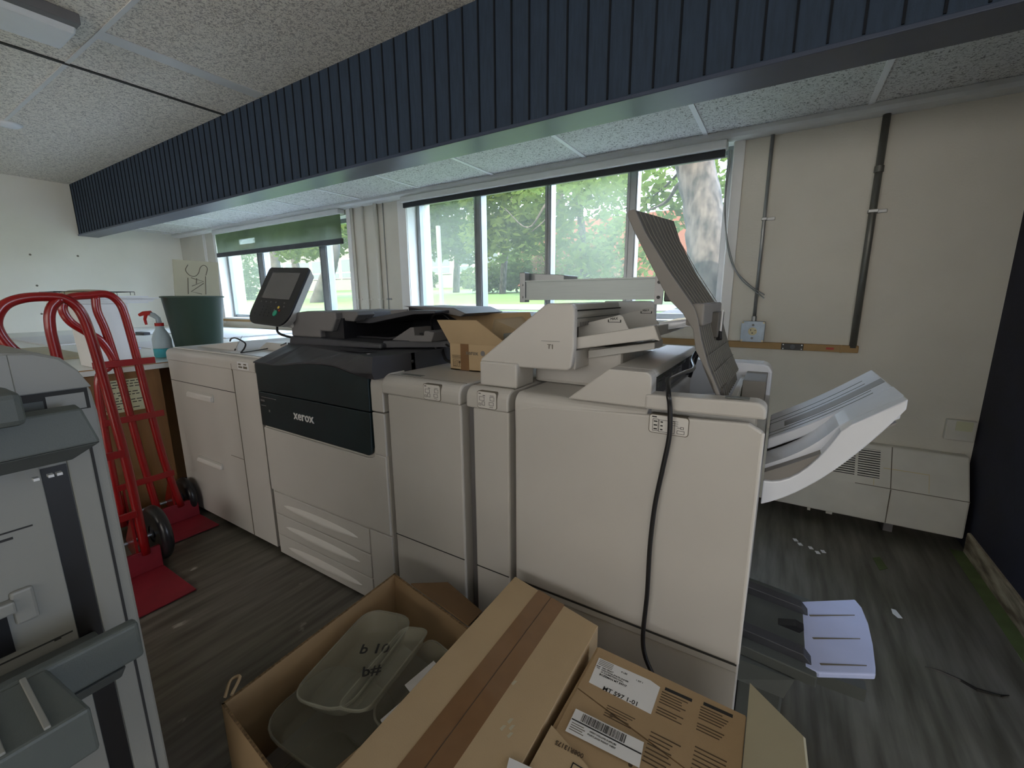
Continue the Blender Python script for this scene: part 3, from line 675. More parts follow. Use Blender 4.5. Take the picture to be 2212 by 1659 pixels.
B(-.030, -.010, 1.13, 1.78, .90, .965).build('right_rail', 'white_side', t)
MB().prism([(-.36, .90), (-.010, .90), (-.010, 1.045), (-.022, 1.066), (-.04, 1.072), (-.36, 1.072)], 'y', 1.70, 1.80).build('back_rim', 'tray_light', t, bevel=.006)
MB().prism([(-.27, .90), (-.27, .93), (-.10, .985), (-.10, .90)], 'y', 1.136, 1.70).build('trough_ramp', 'tray_light', t)
g = MB()
for k in range(6):
    y = 1.20+k*.05; g.hexa([(-.20, y, .953), (-.115, y, .980), (-.115, y+.005, .980), (-.20, y+.005, .953)], [(-.20, y, .957), (-.115, y, .984), (-.115, y+.005, .984), (-.20, y+.005, .957)])
g.build('ramp_ribs', 'seam', t)
MB().box(-.095, -.030, 1.14, 1.69, .93, .95).build('trough_floor', 'grey', t)
MB().prism([(-.115, .93), (-.095, .93), (-.085, 1.03), (-.10, 1.03)], 'y', 1.15, 1.69).build('trough_divider', 'white_side', t, bevel=.002)
B(-.085, -.022, 1.50, 1.698, .95, 1.045).build('rear_compartment', 'tray_grey', t, bevel=.002)
B(-.075, -.028, 1.26, 1.30, .95, 1.0).build('compartment_step', 'white_side', t, bevel=.002)
# wedge hood
wp = [(-.492, 1.022), (-.262, 1.022), (-.262, 1.095)]+[(-.280+.018*math.cos(math.radians(a)), 1.097+.018*math.sin(math.radians(a))) for a in range(15, 91, 15)]+[(-.375, 1.116)]
hd = MB().prism(wp, 'y', 1.084, 1.135).build('hood_front', 'white', t, bevel=.004)
MB().prism([(-.492, 1.022), (-.46, 1.022), (-.345, 1.10), (-.268, 1.10), (-.262, 1.095)]+[(-.280+.018*math.cos(math.radians(a)), 1.097+.018*math.sin(math.radians(a))) for a in range(15, 91, 15)]+[(-.375, 1.116)], 'y', 1.135, 1.76).build('hood_top', 'white', t, bevel=.003)
B(-.46, -.264, 1.66, 1.76, 1.02, 1.10).build('hood_rear', 'white', t, bevel=.003)
ri = MB().box(-.31, -.285, 1.135, 1.66, 1.0, 1.10).build('roller_bay', 'mid_dark', t)
g = MB()
for k in range(7):
    y = 1.18+k*.065; MB().cyl((-.284, y, 1.082), .011, .035, 'y', None, 10).build('roller', 'grey_dk', ri); 
for k in range(5): MB().box(-.286, -.281, 1.16+k*.09, 1.20+k*.09, 1.045, 1.062).build('paper_flap', 'grey', ri)
B(-.29, -.262, 1.60, 1.66, 1.03, 1.095).build('latch_block', 'dark_plastic', t)
icon_label(t, -.262, -.166, .963, 1.016-.004, 'big')
casters(t, fx0, fx1)
# sloping upper catch tray on the right side

yN, yF = 1.15, 1.585
def ztop(x): return .925+.165*(x/.231)+.012*math.sin(min(1, x/.231)*math.pi)*-.6
def zbot(x):
    u = x/.24; return .800+.125*u+.155*u*u
NX = 14
def strip(yn, yf, ztf, zbf, x1=.235):
    m_ = MB(); vs = []
    for i in range(NX+1):
        x = x1*i/NX; vs += [(x, yn, ztf(x)), (x, yf, ztf(x)), (x, yf, zbf(x)), (x, yn, zbf(x))]
    fs = [(0, 1, 2, 3), (NX*4+3, NX*4+2, NX*4+1, NX*4)]
    for i in range(NX):
        for j in range(4): fs.append((i*4+j, (i+1)*4+j, (i+1)*4+(j+1) % 4, i*4+(j+1) % 4))
    return m_.add(vs, fs)
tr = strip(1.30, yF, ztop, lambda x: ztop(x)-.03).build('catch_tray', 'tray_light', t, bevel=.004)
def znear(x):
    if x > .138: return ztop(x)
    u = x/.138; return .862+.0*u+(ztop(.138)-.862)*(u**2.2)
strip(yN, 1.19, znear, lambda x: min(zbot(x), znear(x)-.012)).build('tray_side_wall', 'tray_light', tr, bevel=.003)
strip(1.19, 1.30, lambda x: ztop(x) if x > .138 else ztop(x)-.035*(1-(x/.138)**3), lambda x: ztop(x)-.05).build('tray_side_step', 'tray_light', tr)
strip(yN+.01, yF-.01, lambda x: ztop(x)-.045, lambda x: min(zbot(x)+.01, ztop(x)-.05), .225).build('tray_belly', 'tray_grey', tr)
# centre channel and fine grooves on the tray
for (y0, y1, x0, x1, dz) in ((1.375, 1.43, .035, .232, .0008),):
    m_ = MB()
    for i in range(10):
        xa, xb = x0+(x1-x0)*i/10, x0+(x1-x0)*(i+1)/10
        m_.hexa([(xa, y0, ztop(xa)-.004), (xb, y0, ztop(xb)-.004), (xb, y1, ztop(xb)-.004), (xa, y1, ztop(xa)-.004)], [(xa, y0, ztop(xa)+dz), (xb, y0, ztop(xb)+dz), (xb, y1, ztop(xb)+dz), (xa, y1, ztop(xa)+dz)])
    m_.build('centre_channel', 'tray_grey', tr)
for y in (1.325, 1.355, 1.455, 1.50):
    m_ = MB()
    for i in range(8):
        xa, xb = .0+(.205)*i/8, (.205)*(i+1)/8
        m_.hexa([(xa, y, ztop(xa)-.003), (xb, y, ztop(xb)-.003), (xb, y+.002, ztop(xb)-.003), (xa, y+.002, ztop(xa)-.003)], [(xa, y, ztop(xa)+.001), (xb, y, ztop(xb)+.001), (xb, y+.002, ztop(xb)+.001), (xa, y+.002, ztop(xa)+.001)])
    m_.build('tray_groove', 'grey_dk', tr)
# booklet tray near the floor
bt = MB().hexa([(-.01, 1.19, .335), (.165, 1.19, .318), (.165, 1.53, .318), (-.01, 1.53, .335)], [(-.01, 1.19, .365), (.165, 1.19, .350), (.165, 1.53, .350), (-.01, 1.53, .365)]).build('booklet_tray', 'grey_dk', t, bevel=.003)
tip = [atZ(x, y, .352) for x, y in ((1735, 1440), (1722, 1380), (1718, 1299), (1847, 1294), (1862, 1312), (1876, 1346), (1886, 1390), (1892, 1440), (1892, 1457), (1770, 1453))]
MB().loft([(p.x, p.y, .335) for p in tip], [(p.x, p.y, .352) for p in tip]).build('tray_extension', 'booklet', bt, bevel=.004)
for (q0, q1) in (((1749, 1330), (1846, 1329)), ((1756, 1379), (1858, 1380)), ((1772, 1435), (1872, 1438))):
    a_, c_ = atZ(*q0, .3525), atZ(*q1, .3525); d_ = (c_-a_).normalized(); e_ = Vector((-d_.y, d_.x, 0))*.0028
    MB().loft([a_+e_, c_+e_*.3, c_-e_*.3, a_-e_], [v+Vector((0, 0, .001)) for v in (a_+e_, c_+e_*.3, c_-e_*.3, a_-e_)]).build('extension_slot', 'ink_grey', bt)
for (y0, y1, x1) in ((1.225, 1.262, .155), (1.435, 1.472, .155)):
    MB().prism([(-.01, .364), (x1-.03, .352), (x1, .352), (x1-.02, .375), (-.01, .39)], 'y', y0, y1).build('guide_rail', 'dark_plastic', bt, bevel=.002)
MB().prism([(.07, .355), (.13, .352), (.14, .366), (.12, .372)], 'y', 1.34, 1.37).build('stopper', 'bezel', bt)
MB().hexa([(-.01, 1.17, .27), (.10, 1.17, .27), (.10, 1.56, .27), (-.01, 1.56, .27)], [(-.01, 1.17, .335), (.12, 1.19, .32), (.12, 1.55, .32), (-.01, 1.56, .335)]).build('tray_bracket', 'grey_dk', bt)
B(-.006, .10, 1.20, 1.50, .003, .268).build('tray_pedestal', 'grey_dk', bt, bevel=.006)
MB().box(.17, .27, 1.23, 1.26, .300, .335).build('extension_skirt', 'grey_dk', bt)

# ---- sheet inserter on top of the modules
t = thing('sheet_inserter', (-.6, 1.4, 1.02), 'white T1 sheet inserter with loaded-tray opening on top of the cabinets', 'sheet inserter')
B(-.825, -.684, 1.125, 1.235, 1.021, 1.10).build('foot_block', 'white', t, bevel=.006)
MB().box(-.70, -.40, 1.27, 1.42, 1.021, 1.15).build('base_block', 'white', t, bevel=.012)
MB().box(-.62, -.44, 1.42, 1.72, 1.021, 1.14).build('rear_base', 'white_side', t, bevel=.004)
ck = [(-.832, 1.085), (-.52, 1.090), (-.508, 1.10), (-.500, 1.16), (-.500, 1.270), (-.510, 1.285), (-.585, 1.285), (-.598, 1.279), (-.832, 1.105)]
MB().prism(ck, 'y', 1.14, 1.165).build('front_cheek', 'white', t, bevel=.006, seg=3)
ck2 = [(-.82, 1.085), (-.50, 1.090), (-.478, 1.10), (-.478, 1.145), (-.55, 1.15), (-.60, 1.28), (-.818, 1.11)]
MB().prism([(-.82, 1.087), (-.505, 1.090), (-.505, 1.148), (-.55, 1.150), (-.60, 1.28), (-.818, 1.11)], 'y', 1.165, 1.66).build('sloped_body', 'white', t, bevel=.004)
MB().prism([(-.59, 1.205), (-.512, 1.215), (-.502, 1.25), (-.502, 1.262), (-.508, 1.284), (-.60, 1.284)], 'y', 1.165, 1.55).build('feed_hood', 'white_side', t, bevel=.003)
B(-.5035, -.4995, 1.165, 1.55, 1.262, 1.266).build('hood_slot', 'seam', t)
B(-.5045, -.5005, 1.165, 1.55, 1.240, 1.243).build('hood_slot', 'grey', t)
for k in range(6): B(-.504, -.5015, 1.19+k*.012, 1.193+k*.012, 1.218, 1.230).build('hood_mark', 'mid_dark', t)
MB().prism([(-.60, 1.11), (-.405, 1.11), (-.405, 1.275), (-.42, 1.287), (-.60, 1.287)], 'y', 1.655, 1.69).build('rear_cheek', 'white', t, bevel=.004)
MB().prism([(-.54, 1.146), (-.285, 1.190), (-.268, 1.186), (-.285, 1.228), (-.54, 1.180)], 'y', 1.168, 1.20).build('tray_front_edge', 'white', t, bevel=.003)
ty = MB().hexa([(-.54, 1.2, 1.150), (-.29, 1.2, 1.192), (-.29, 1.62, 1.192), (-.54, 1.62, 1.150)], [(-.54, 1.2, 1.176), (-.29, 1.2, 1.222), (-.29, 1.62, 1.222), (-.54, 1.62, 1.176)]).build('sheet_tray', 'white', t, bevel=.003)
MB().hexa([(-.32, 1.36, 1.198), (-.21, 1.36, 1.218), (-.22, 1.58, 1.218), (-.32, 1.62, 1.198)], [(-.32, 1.36, 1.224), (-.21, 1.37, 1.240), (-.22, 1.57, 1.240), (-.32, 1.62, 1.226)]).build('tray_extension', 'tray_light', t, bevel=.006)
MB().prism([(-.50, 1.115), (-.30, 1.155), (-.30, 1.175), (-.50, 1.14)], 'y', 1.25, 1.35).build('tray_underarm', 'white_side', t, bevel=.002)
for (y, x0, x1, z1) in ((1.25, -.535, -.385, 1.246), (1.56, -.52, -.375, 1.262)):
    gd = MB().prism([(x0, 1.175), (x1+.015, 1.20), (x1, 1.225), (x1-.010, z1), (x1-.02, z1+.004), (x0, z1-.028)], 'y', y, y+.006).build('paper_guide', 'white_side', t, bevel=.002)
    text('MAX', .011, (x1-.048, y-.0012, z1-.012), (1, 0, .1), (0, 0, 1), 'ink', gd, 'max_mark', .0004)
    MB().box(x1-.052, x1-.018, y-.001, y, z1-.018, z1-.0165).box(x1-.055, x1-.052, y-.001, y, z1-.018, z1-.010).box(x1-.018, x1-.015, y-.001, y, z1-.018, z1-.010).build('max_line', 'ink', gd)
text('T1', .020, (-.585, 1.139, 1.152), (1, 0, 0), (0, 0, 1), 'ink_grey', t, 'tray_mark', .0006)
B(-.605, -.545, 1.1385, 1.14, 1.1745, 1.1755).build('cover_line', 'grey', t)

# ---- aluminium rail lying on the inserter
t = thing('metal_rail', (-.66, 1.6, 1.29), 'brushed aluminium rail with screwed end brackets lying across the inserter', 'rail')
B(-.925, -.39, 1.60, 1.63, 1.292, 1.372).build('rail_bar', 'alu', t, bevel=.002)
MB().box(-.925, -.39, 1.594, 1.60, 1.292, 1.300).box(-.925, -.39, 1.594, 1.60, 1.366, 1.372).build('rail_lip', 'alu', t)
e_ = MB().box(-.951, -.925, 1.592, 1.63, 1.283, 1.405).build('end_bracket', 'alu_frame', t, bevel=.002)
MB().cyl((-.938, 1.588, 1.305), .005, .005, 'y', None, 10).build('screw', 'steel', e_); MB().cyl((-.938, 1.588, 1.355), .005, .005, 'y', None, 10).build('screw', 'steel', e_)
MB().hexa([(-.94, 1.64, 1.372), (-.77, 1.64, 1.372), (-.77, 1.78, 1.372), (-.94, 1.78, 1.372)], [(-.94, 1.64, 1.404), (-.77, 1.64, 1.392), (-.77, 1.78, 1.392), (-.94, 1.78, 1.404)]).build('corner_plate', 'alu_frame', t, bevel=.002)
e_ = MB().prism([(-.393, 1.275), (-.365, 1.275), (-.360, 1.38), (-.385, 1.42), (-.393, 1.42)], 'y', 1.588, 1.60).build('end_bracket', 'label', t, bevel=.002)
for z in (1.300, 1.352): MB().cyl((-.378, 1.584, z), .006, .005, 'y', None, 10).build('screw', 'black', e_)
MB().box(-.36, -.325, 1.59, 1.64, 1.285, 1.37).build('end_block', 'bezel', t, bevel=.004)

# ---- grey tray standing on edge in the finisher trough
t = thing('removed_tray', (-.11, 1.33, 1.05), 'dark grey ribbed paper tray standing upright in the open finisher top', 'paper tray')
outp = [(1355, 465), (1358, 455), (1371, 452), (1395, 504), (1443, 583), (1500, 665), (1508, 690), (1515, 735), (1530, 790), (1557, 857), (1548, 860), (1538, 827), (1503, 757), (1497, 712), (1474, 676), (1446, 648), (1430, 620), (1406, 572), (1370, 500)]
pr = [atY(x, y, 1.15) for x, y in outp]
pf = [(p.x, p.z) for p in pr]
MB().prism(pf, 'y', 1.148, 1.158).build('side_flange', 'tray_grey', t, bevel=.002)
fp = [(p.x, p.z) for p in [atY(x, y, 1.15) for x, y in ((1371, 452), (1395, 504), (1443, 583), (1500, 665))]]
up_ = fp+[(q[0]-.014, q[1]-.004) for q in reversed(fp)]
up0 = [(x, 1.158, z) for x, z in up_]
top_shift = [(.018, .022), (.014, .01), (.008, .004), (.004, 0)]
up1 = [(x+top_shift[min(i, 7-i)][0], 1.52, z+top_shift[min(i, 7-i)][1]) for i, (x, z) in enumerate(up_)]
up_face = MB().loft(up0, up1).build('upper_plate', 'tray_face', t, bevel=.002)
fl = [(p.x, p.z) for p in [atY(x, y, 1.15) for x, y in ((1503, 680), (1515, 735), (1530, 790), (1555, 850))]]
lo_ = fl+[(q[0]-.014, q[1]-.003) for q in reversed(fl)]
lo_face = MB().loft([(x, 1.158, z) for x, z in lo_], [(x+.012, 1.52, z+.008) for x, z in lo_]).build('lower_plate', 'tray_face', t, bevel=.002)
def ribs(poly, s1, n0, n1, par, r=.0013, step=1):
    for k in range(n0, n1):
        v = (k+.5)/n1; y = 1.165+.345*v
        pts = [(x+s1*v+.001, y, z+(.02*v*(1-i/3) if s1 > .013 else .006*v)) for i, (x, z) in enumerate(poly)]
        MB().tube(pts, r, n=4).build('rib', 'rib', par)
ribs([(x+.0, z) for x, z in fp], .016, 0, 9, up_face); ribs(fl, .011, 0, 14, lo_face, .0018)
for s in (.30, .62):
    x = fl[1][0]+(fl[3][0]-fl[1][0])*s; z = fl[1][1]+(fl[3][1]-fl[1][1])*s
    MB().tube([(x+.002, 1.16, z), (x+.012, 1.515, z+.006)], .0012, n=4).build('cross_line', 'rib', lo_face)
for k in range(10):
    y = 1.175+k*.034; MB().hexa([(fl[3][0]-.012, y, 1.045), (fl[3][0]+.012, y, 1.045), (fl[3][0]+.012, y+.012, 1.045), (fl[3][0]-.012, y+.012, 1.045)], [(fl[3][0]-.014, y, 1.075), (fl[3][0]+.004, y, 1.075), (fl[3][0]+.004, y+.02, 1.075), (fl[3][0]-.014, y+.02, 1.075)]).build('finger', 'tray_face', lo_face)
hx, hz = fp[3]
hn = MB().box(hx-.02, hx+.022, 1.16, 1.50, hz-.045, hz+.010).build('hinge_block', 'tray_grey', t, bevel=.005)
MB().box(hx+.012, hx+.04, 1.31, 1.42, hz-.085, hz-.015).build('clip', 'tray_face', hn, bevel=.004)
MB().tube([(hx+.042, 1.35, hz-.01), (hx+.043, 1.33, hz-.07)], .003, n=6).build('clip_pin', 'label', hn)
MB().tube([(hx+.04, 1.33, hz-.07), (hx+.043, 1.32, hz-.09)], .008, n=6).build('clip_roller', 'black', hn)

# ---- power cord over the finisher front
p0 = [atZ(1494, 778, 1.075), atZ(1497, 792, 1.07), atZ(1480, 806, 1.075), atZ(1455, 820, 1.075)]
pts = bez([(-.26, 1.62, 1.02), (-.235, 1.60, 1.12)]+[atY(1495, 778, 1.55), atY(1498, 796, 1.45), atY(1478, 805, 1.32), atY(1447, 822, 1.16), atY(1444, 850, 1.065)]+
 [atY(x, y, 1.06) for x, y in ((1447, 880), (1446, 940), (1432, 1010), (1415, 1090), (1404, 1180), (1398, 1280), (1389, 1370), (1393, 1415), (1409, 1455), (1430, 1500))], 8)
tag(MB().tube(pts, .0062, n=10).build('power_cord', 'rubber', smooth=True), 'black power cord hanging down the finisher front', 'cable')
pts = bez([atX(775+20, 785, -1.25) if False else Vector((-1.24, 1.24, 1.055)), atY(868, 786, 1.27), atY(890, 791, 1.32), atY(912, 789, 1.36), atY(932, 772, 1.4), atY(945, 745, 1.42), atY(952, 735, 1.44), atY(955, 750, 1.44), atY(962, 775, 1.42), atY(975, 783, 1.42)], 8)
for p in pts: p.z = max(p.z, 1.029)
tag(MB().tube(pts, .0065, n=8).build('data_cable', 'rubber', smooth=True), 'thick black cable plugged into the scanner side, looping to the carton', 'cable')
pts = bez([atY(972, 690, 1.5), atY(955, 678, 1.5), atY(938, 680, 1.5), atY(931, 695, 1.48), atY(938, 715, 1.46), atY(955, 735, 1.43), atY(972, 752, 1.4)], 8)
tag(MB().tube(pts, .0045, n=8).build('looped_cord', 'rubber', smooth=True), 'thin looped cord rising beside the small open carton', 'cable')

# ---- small branded carton on the wide module
t = thing('open_carton', (-1.02, 1.48, 1.03), 'small open tan carton with printed maker logo on the wide module, flaps up', 'box')
x0, x1, y0, y1, z0, z1 = -1.115, -.86, 1.324, 1.60, 1.0215, 1.128
fw_ = B(x0, x1, y0, y0+.004, z0, z1).build('front_wall', 'card_tan', t)
for nm, a in (('back_wall', (x0, x1, y1-.004, y1)), ('side_wall', (x0, x0+.004, y0+.004, y1-.004)), ('side_wall', (x1-.004, x1, y0+.004, y1-.004))): B(*a, z0, z1).build(nm, 'card_tan', t)
B(x0, x1, y0, y1, z0, z0+.004).build('bottom', 'card_tan', t)
def flap(name, a, b, c, d, m, par, th=.003):
    a, b, c, d = map(Vector, (a, b, c, d)); nn = (b-a).cross(d-a).normalized()*th
    return MB().loft([a, b, c, d], [a+nn, b+nn, c+nn, d+nn]).build(name, m, par)
flap('front_flap', (x0, y0, z1), (x1+.03, y0, z1), (-.955, y0-.035, 1.222), (-1.145, y0-.035, 1.219), 'card_tan', t)
flap('back_flap', (x0-.0, y1, z1), (x1, y1, z1), atY(1145, 675, 1.66), atY(968, 681, 1.66), 'card', t)
rf = flap('right_flap', atY(1053, 762, y0+.02), (x1, y1, z1), atY(1128, 684, 1.60), atY(1066, 690, 1.42), 'card_tan', t)
text('xerox', .024, (-1.035, y0-.0012, 1.086), (1, 0, 0), (0, 0, 1), 'ink_grey', fw_, 'maker_logo', .0004, 1, .0004)
MB().cyl((-.955, y0-.0012, 1.094), .010, .0012, 'y').build('round_mark', 'mid_dark', fw_)
g = MB()
for k in range(4): g.box(-1.105, -1.04+(.01 if k % 2 else 0), y0-.0008, y0, 1.079-.004*k, 1.0805-.004*k)
for k in range(3):
    a = -1.102+k*.024; g.box(a, a+.02, y0-.0008, y0, 1.034, 1.0352); g.box(a, a+.02, y0-.0008, y0, 1.0608, 1.062); g.box(a, a+.0012, y0-.0008, y0, 1.034, 1.062); g.box(a+.0188, a+.02, y0-.0008, y0, 1.034, 1.062)
g.box(-1.097, -1.0955, y0-.0008, y0, 1.041, 1.058); g.box(-1.090, -1.0885, y0-.0008, y0, 1.041, 1.058); g.box(-1.099, -1.086, y0-.0008, y0, 1.037, 1.039)
g.box(-1.073, -1.064, y0-.0008, y0, 1.049, 1.058); g.box(-1.0695, -1.0675, y0-.0008, y0, 1.037, 1.049); g.box(-1.05, -1.042, y0-.0008, y0, 1.040, 1.056)
g.build('carton_print', 'print_brown', fw_)
B(-1.062, -1.022, y0-.001, y0+.001, z0, z1).build('tape_strip', 'tape', fw_)
for i, (x, y, w_, m_, lb) in enumerate(((-1.03, 1.50, .035, 'label', 'white card packet inside the small open carton'), (-.955, 1.535, .035, 'dark_plastic', 'dark plastic part inside the small open carton'), (-.905, 1.44, .03, 'grey', 'grey plastic part inside the small open carton'))):
    a = .5+i*1.1; c, s = math.cos(a)*w_, math.sin(a)*w_
    o = MB().hexa([(x-c, y-s, 1.06), (x+s, y-c, 1.06), (x+c, y+s, 1.07), (x-s, y+c, 1.07)], [(x-c, y-s, 1.15+.01*i), (x+s, y-c, 1.13), (x+c, y+s, 1.15), (x-s, y+c, 1.165)]).build('packed_part', m_)
    tag(o, lb, 'packaging')

# ------------------------------------------------------------------ counter and what stands on it
t = thing('work_counter', (-5.5, 1.7, 0), 'long laminate topped counter over a brown wooden cabinet left of the feeder', 'counter')
CT = .93
B(XL+.002, -3.20, .36, 3.10, CT-.036, CT).build('countertop', 'laminate', t, bevel=.002)
B(-3.2005, -3.1985, .36, 3.10, CT-.006, CT-.001).build('edge_band', 'oak', t)
B(-3.95, -3.216, .40, 1.07, 0, CT-.036).build('end_cabinet', 'cabinet', t)
B(XL+.05, -3.40, 1.12, 3.05, .10, CT-.036).build('cabinet_run', 'cabinet', t)
B(XL+.10, -3.46, 1.16, 3.0, 0, .10).build('plinth', 'bezel', t)
B(XL+.05, -3.95, .46, 1.12, .10, CT-.036).build('cabinet_run', 'cabinet', t); B(XL+.1, -4.0, .52, 1.12, 0, .1).build('plinth', 'bezel', t)
B(-3.22, -3.12, 1.03, 1.062, 0, .03).build('toe_strip', 'notice', t)
nt = tag(B(-3.2155, -3.2145, .765, .975, .662, .852).build('paper_notice', 'notice'), 'pale green printed notice taped to the brown cabinet end', 'notice')
for k in range(11):
    z = .838-.0158*k; y = .775
    while y < .955:
        w_ = rnd.uniform(.012, .035)
        if rnd.random() < .85 and not (k in (3, 6, 9) and y > .86): B(-3.2146, -3.2141, y, min(y+w_, .968), z, z+.005).build('text_line', 'ink', nt)
        y += w_+.006
# flat sheets on the counter
sheets = [((-6.9, -6.0, 1.9, 2.9), .004, 'paper', 'white sheet at the far back of the counter under the left window'),
          ((-5.9, -4.6, 2.1, 2.95), .012, 'paper', 'large white board lying behind the green bin'),
          ((-6.6, -5.2, 1.0, 1.6), .010, 'paper', 'long white sheet along the counter behind the red hand truck'),
          ((-5.0, -3.9, .62, .95), .014, 'card_white', 'cream board on the counter near the hand truck handles'),
          ((-4.9, -4.15, 1.35, 1.75), .006, 'paper', 'white sheet left of the spray bottle')]
for (a, h, m_, lb) in sheets: tag(B(*a, CT+.0005, CT+h).build('paper_sheet', m_, bevel=.001), lb, 'paper')
tag(B(-4.75, -4.25, 1.15, 1.32, CT+.0005, CT+.008).build('blue_folder', 'booklet'), 'thin pale blue folder left of the spray bottle', 'folder')
p = atZ(308, 718, .955)
tag(B(p.x-.12, p.x+.12, p.y-.03, p.y+.03, CT+.001, CT+.03).build('marker_case', 'dark_plastic', bevel=.006), 'small dark case lying on the back of the counter', 'case')
# white carton with papers
t = thing('white_box', (-3.43, .88, CT), 'tall glossy white box on the counter behind the far hand truck', 'box')
wb = MB().hexa([(-3.47, .785, CT+.001), (-3.27, .785, CT+.001), (-3.27, .985, CT+.001), (-3.47, .985, CT+.001)], [(-3.48, .775, 1.285), (-3.27, .775, 1.285), (-3.27, .995, 1.285), (-3.48, .995, 1.285)]); wb.build('box_body', 'label', t, bevel=.004)
for i in range(5):
    dx, dy = rnd.uniform(-.02, .02), rnd.uniform(-.02, .02)
    h = 1.2865+i*.0085; o = MB(); nx = 8
    vs = []
    for a in range(nx+1):
        for b in (0, 1):
            yy = .74+dy+(.36+.03*(i % 2))*a/nx; dr = -.018*max(0, (a/nx-.72))*3*(1 if i < 3 else .6)*0
            vs.append((-3.62+dx+.36*b, yy, h)); vs.append((-3.62+dx+.36*b, yy, h+.0075))
    for a in range(nx):
        k = a*4; o.add([], []) if False else None
    fs = []
    for a in range(nx):
        k = a*4; fs += [(k, k+4, k+6, k+2), (k+1, k+3, k+7, k+5), (k, k+1, k+5, k+4), (k+2, k+6, k+7, k+3)]
    fs += [(0, 2, 3, 1), (nx*4, nx*4+1, nx*4+3, nx*4+2)]
    o.add(vs, fs)
    tag(o.build('paper_pad', 'paper' if i % 2 == 0 else 'label'), ['lowest', 'second', 'middle', 'fourth', 'topmost'][i]+' paper pad in the stack on the tall white box', 'paper', 'paper pads stacked on the white box')

mo = thing('wire_basket', (-3.44, .87, 1.33), 'flat black wire basket frame on top of the paper stack', 'basket')
for x in (-3.58, -3.30):
    MB().tube([(x, .70, 1.333), (x, .70, 1.352), (x, 1.04, 1.352), (x, 1.04, 1.333)], .0018, n=5).build('wire', 'black', mo)
for y in (.70, .72, .74, 1.02, 1.04): MB().tube([(-3.58, y, 1.333), (-3.58, y, 1.352), (-3.30, y, 1.352), (-3.30, y, 1.333)], .0014, n=5).build('wire', 'black', mo)
dm = MB().lathe((-3.44, .87, 1.331), [(.14, 0), (.13, .018), (.09, .030), (.04, .034), (0.001, .035)], n=24, sx=1, sy=.85)
tag(dm.build('plastic_dish', 'card_white', smooth=True), 'shallow upturned pale dish on top of the paper stack', 'dish')
# spray bottle
sx, sy = -3.50, 1.205
t = thing('spray_bottle', (sx, sy, CT), 'clear spray bottle with blue liquid and red trigger left of the green bin', 'bottle')
MB().lathe((sx, sy, CT+.001), [(0, 0), (.05, 0), (.053, .01), (.053, .058), (0, .058)]).build('liquid', 'bluefluid', t, smooth=False)
MB().lathe((sx, sy, CT+.001), [(.0535, .059), (.053, .12), (.042, .155), (.026, .185), (.022, .21), (.022, .222), (0, .222)]).build('bottle_body', 'bottle', t, smooth=True)
MB().cyl((sx, sy, CT+.205), .025, .020).build('collar', 'trigger_red', t, smooth=False)
MB().tube([(sx, sy, CT+.224), (sx-.005, sy, CT+.255), (sx-.02, sy-.015, CT+.275), (sx-.045, sy-.03, CT+.285)], [.016, .015, .017, .014], n=10).build('sprayer_head', 'bottle', t, smooth=True)
tg_ = MB().tube([(sx-.03, sy-.025, CT+.290), (sx-.065, sy-.055, CT+.288), (sx-.085, sy-.07, CT+.278)], [.016, .014, .010], n=8).build('nozzle', 'trigger_red', t)
MB().tube([(sx-.055, sy-.045, CT+.28), (sx-.062, sy-.052, CT+.25), (sx-.058, sy-.05, CT+.215)], [.011, .009, .007], n=8).build('trigger', 'trigger_red', t)
# green bin and the card in it
bx, by = -3.385, 1.375
t = thing('waste_bin', (bx, by, CT), 'dark green tapered plastic bin on the counter beside the feeder', 'bin')
MB().lathe((bx, by, CT+.001), [(0, 0), (.125, 0), (.130, .01), (.170, .385), (.178, .388), (.178, .396), (.165, .398), (.126, .012), (0, .008)], n=48).build('bin_body', 'bin', t, smooth=True)
c_ = [atX(*q, -3.39) for q in ((373, 560), (471, 567), (475, 660), (380, 660))]
t = thing('cardboard_sign', (-3.39, 1.37, 1.25), 'tan card with hand drawn letters standing upside down in the green bin', 'sign')
cb = MB().loft(c_, [p+Vector((-.006, 0, 0)) for p in c_]).build('card', 'card_white', t)
def pen(pxs, w_=.0022):
    MB().tube([atX(x, y, -3.3885) for x, y in pxs], w_, n=5).build('pen_line', 'ink_grey', cb)
Sx = [(450, 595), (453, 580), (446, 573), (438, 578), (434, 590), (426, 597), (414, 594), (406, 583), (411, 572)]
pen([tuple(p) for p in [(q.x, q.y) for q in bez([(x-5, y, 0) for x, y in Sx], 4)]])
pen([(406, 600), (407, 635)]); pen([(444, 597), (445, 636)]); pen([(413, 600), (440, 608), (415, 618)]); pen([(425, 601), (424, 613)]); pen([(440, 612), (413, 630), (436, 635)])

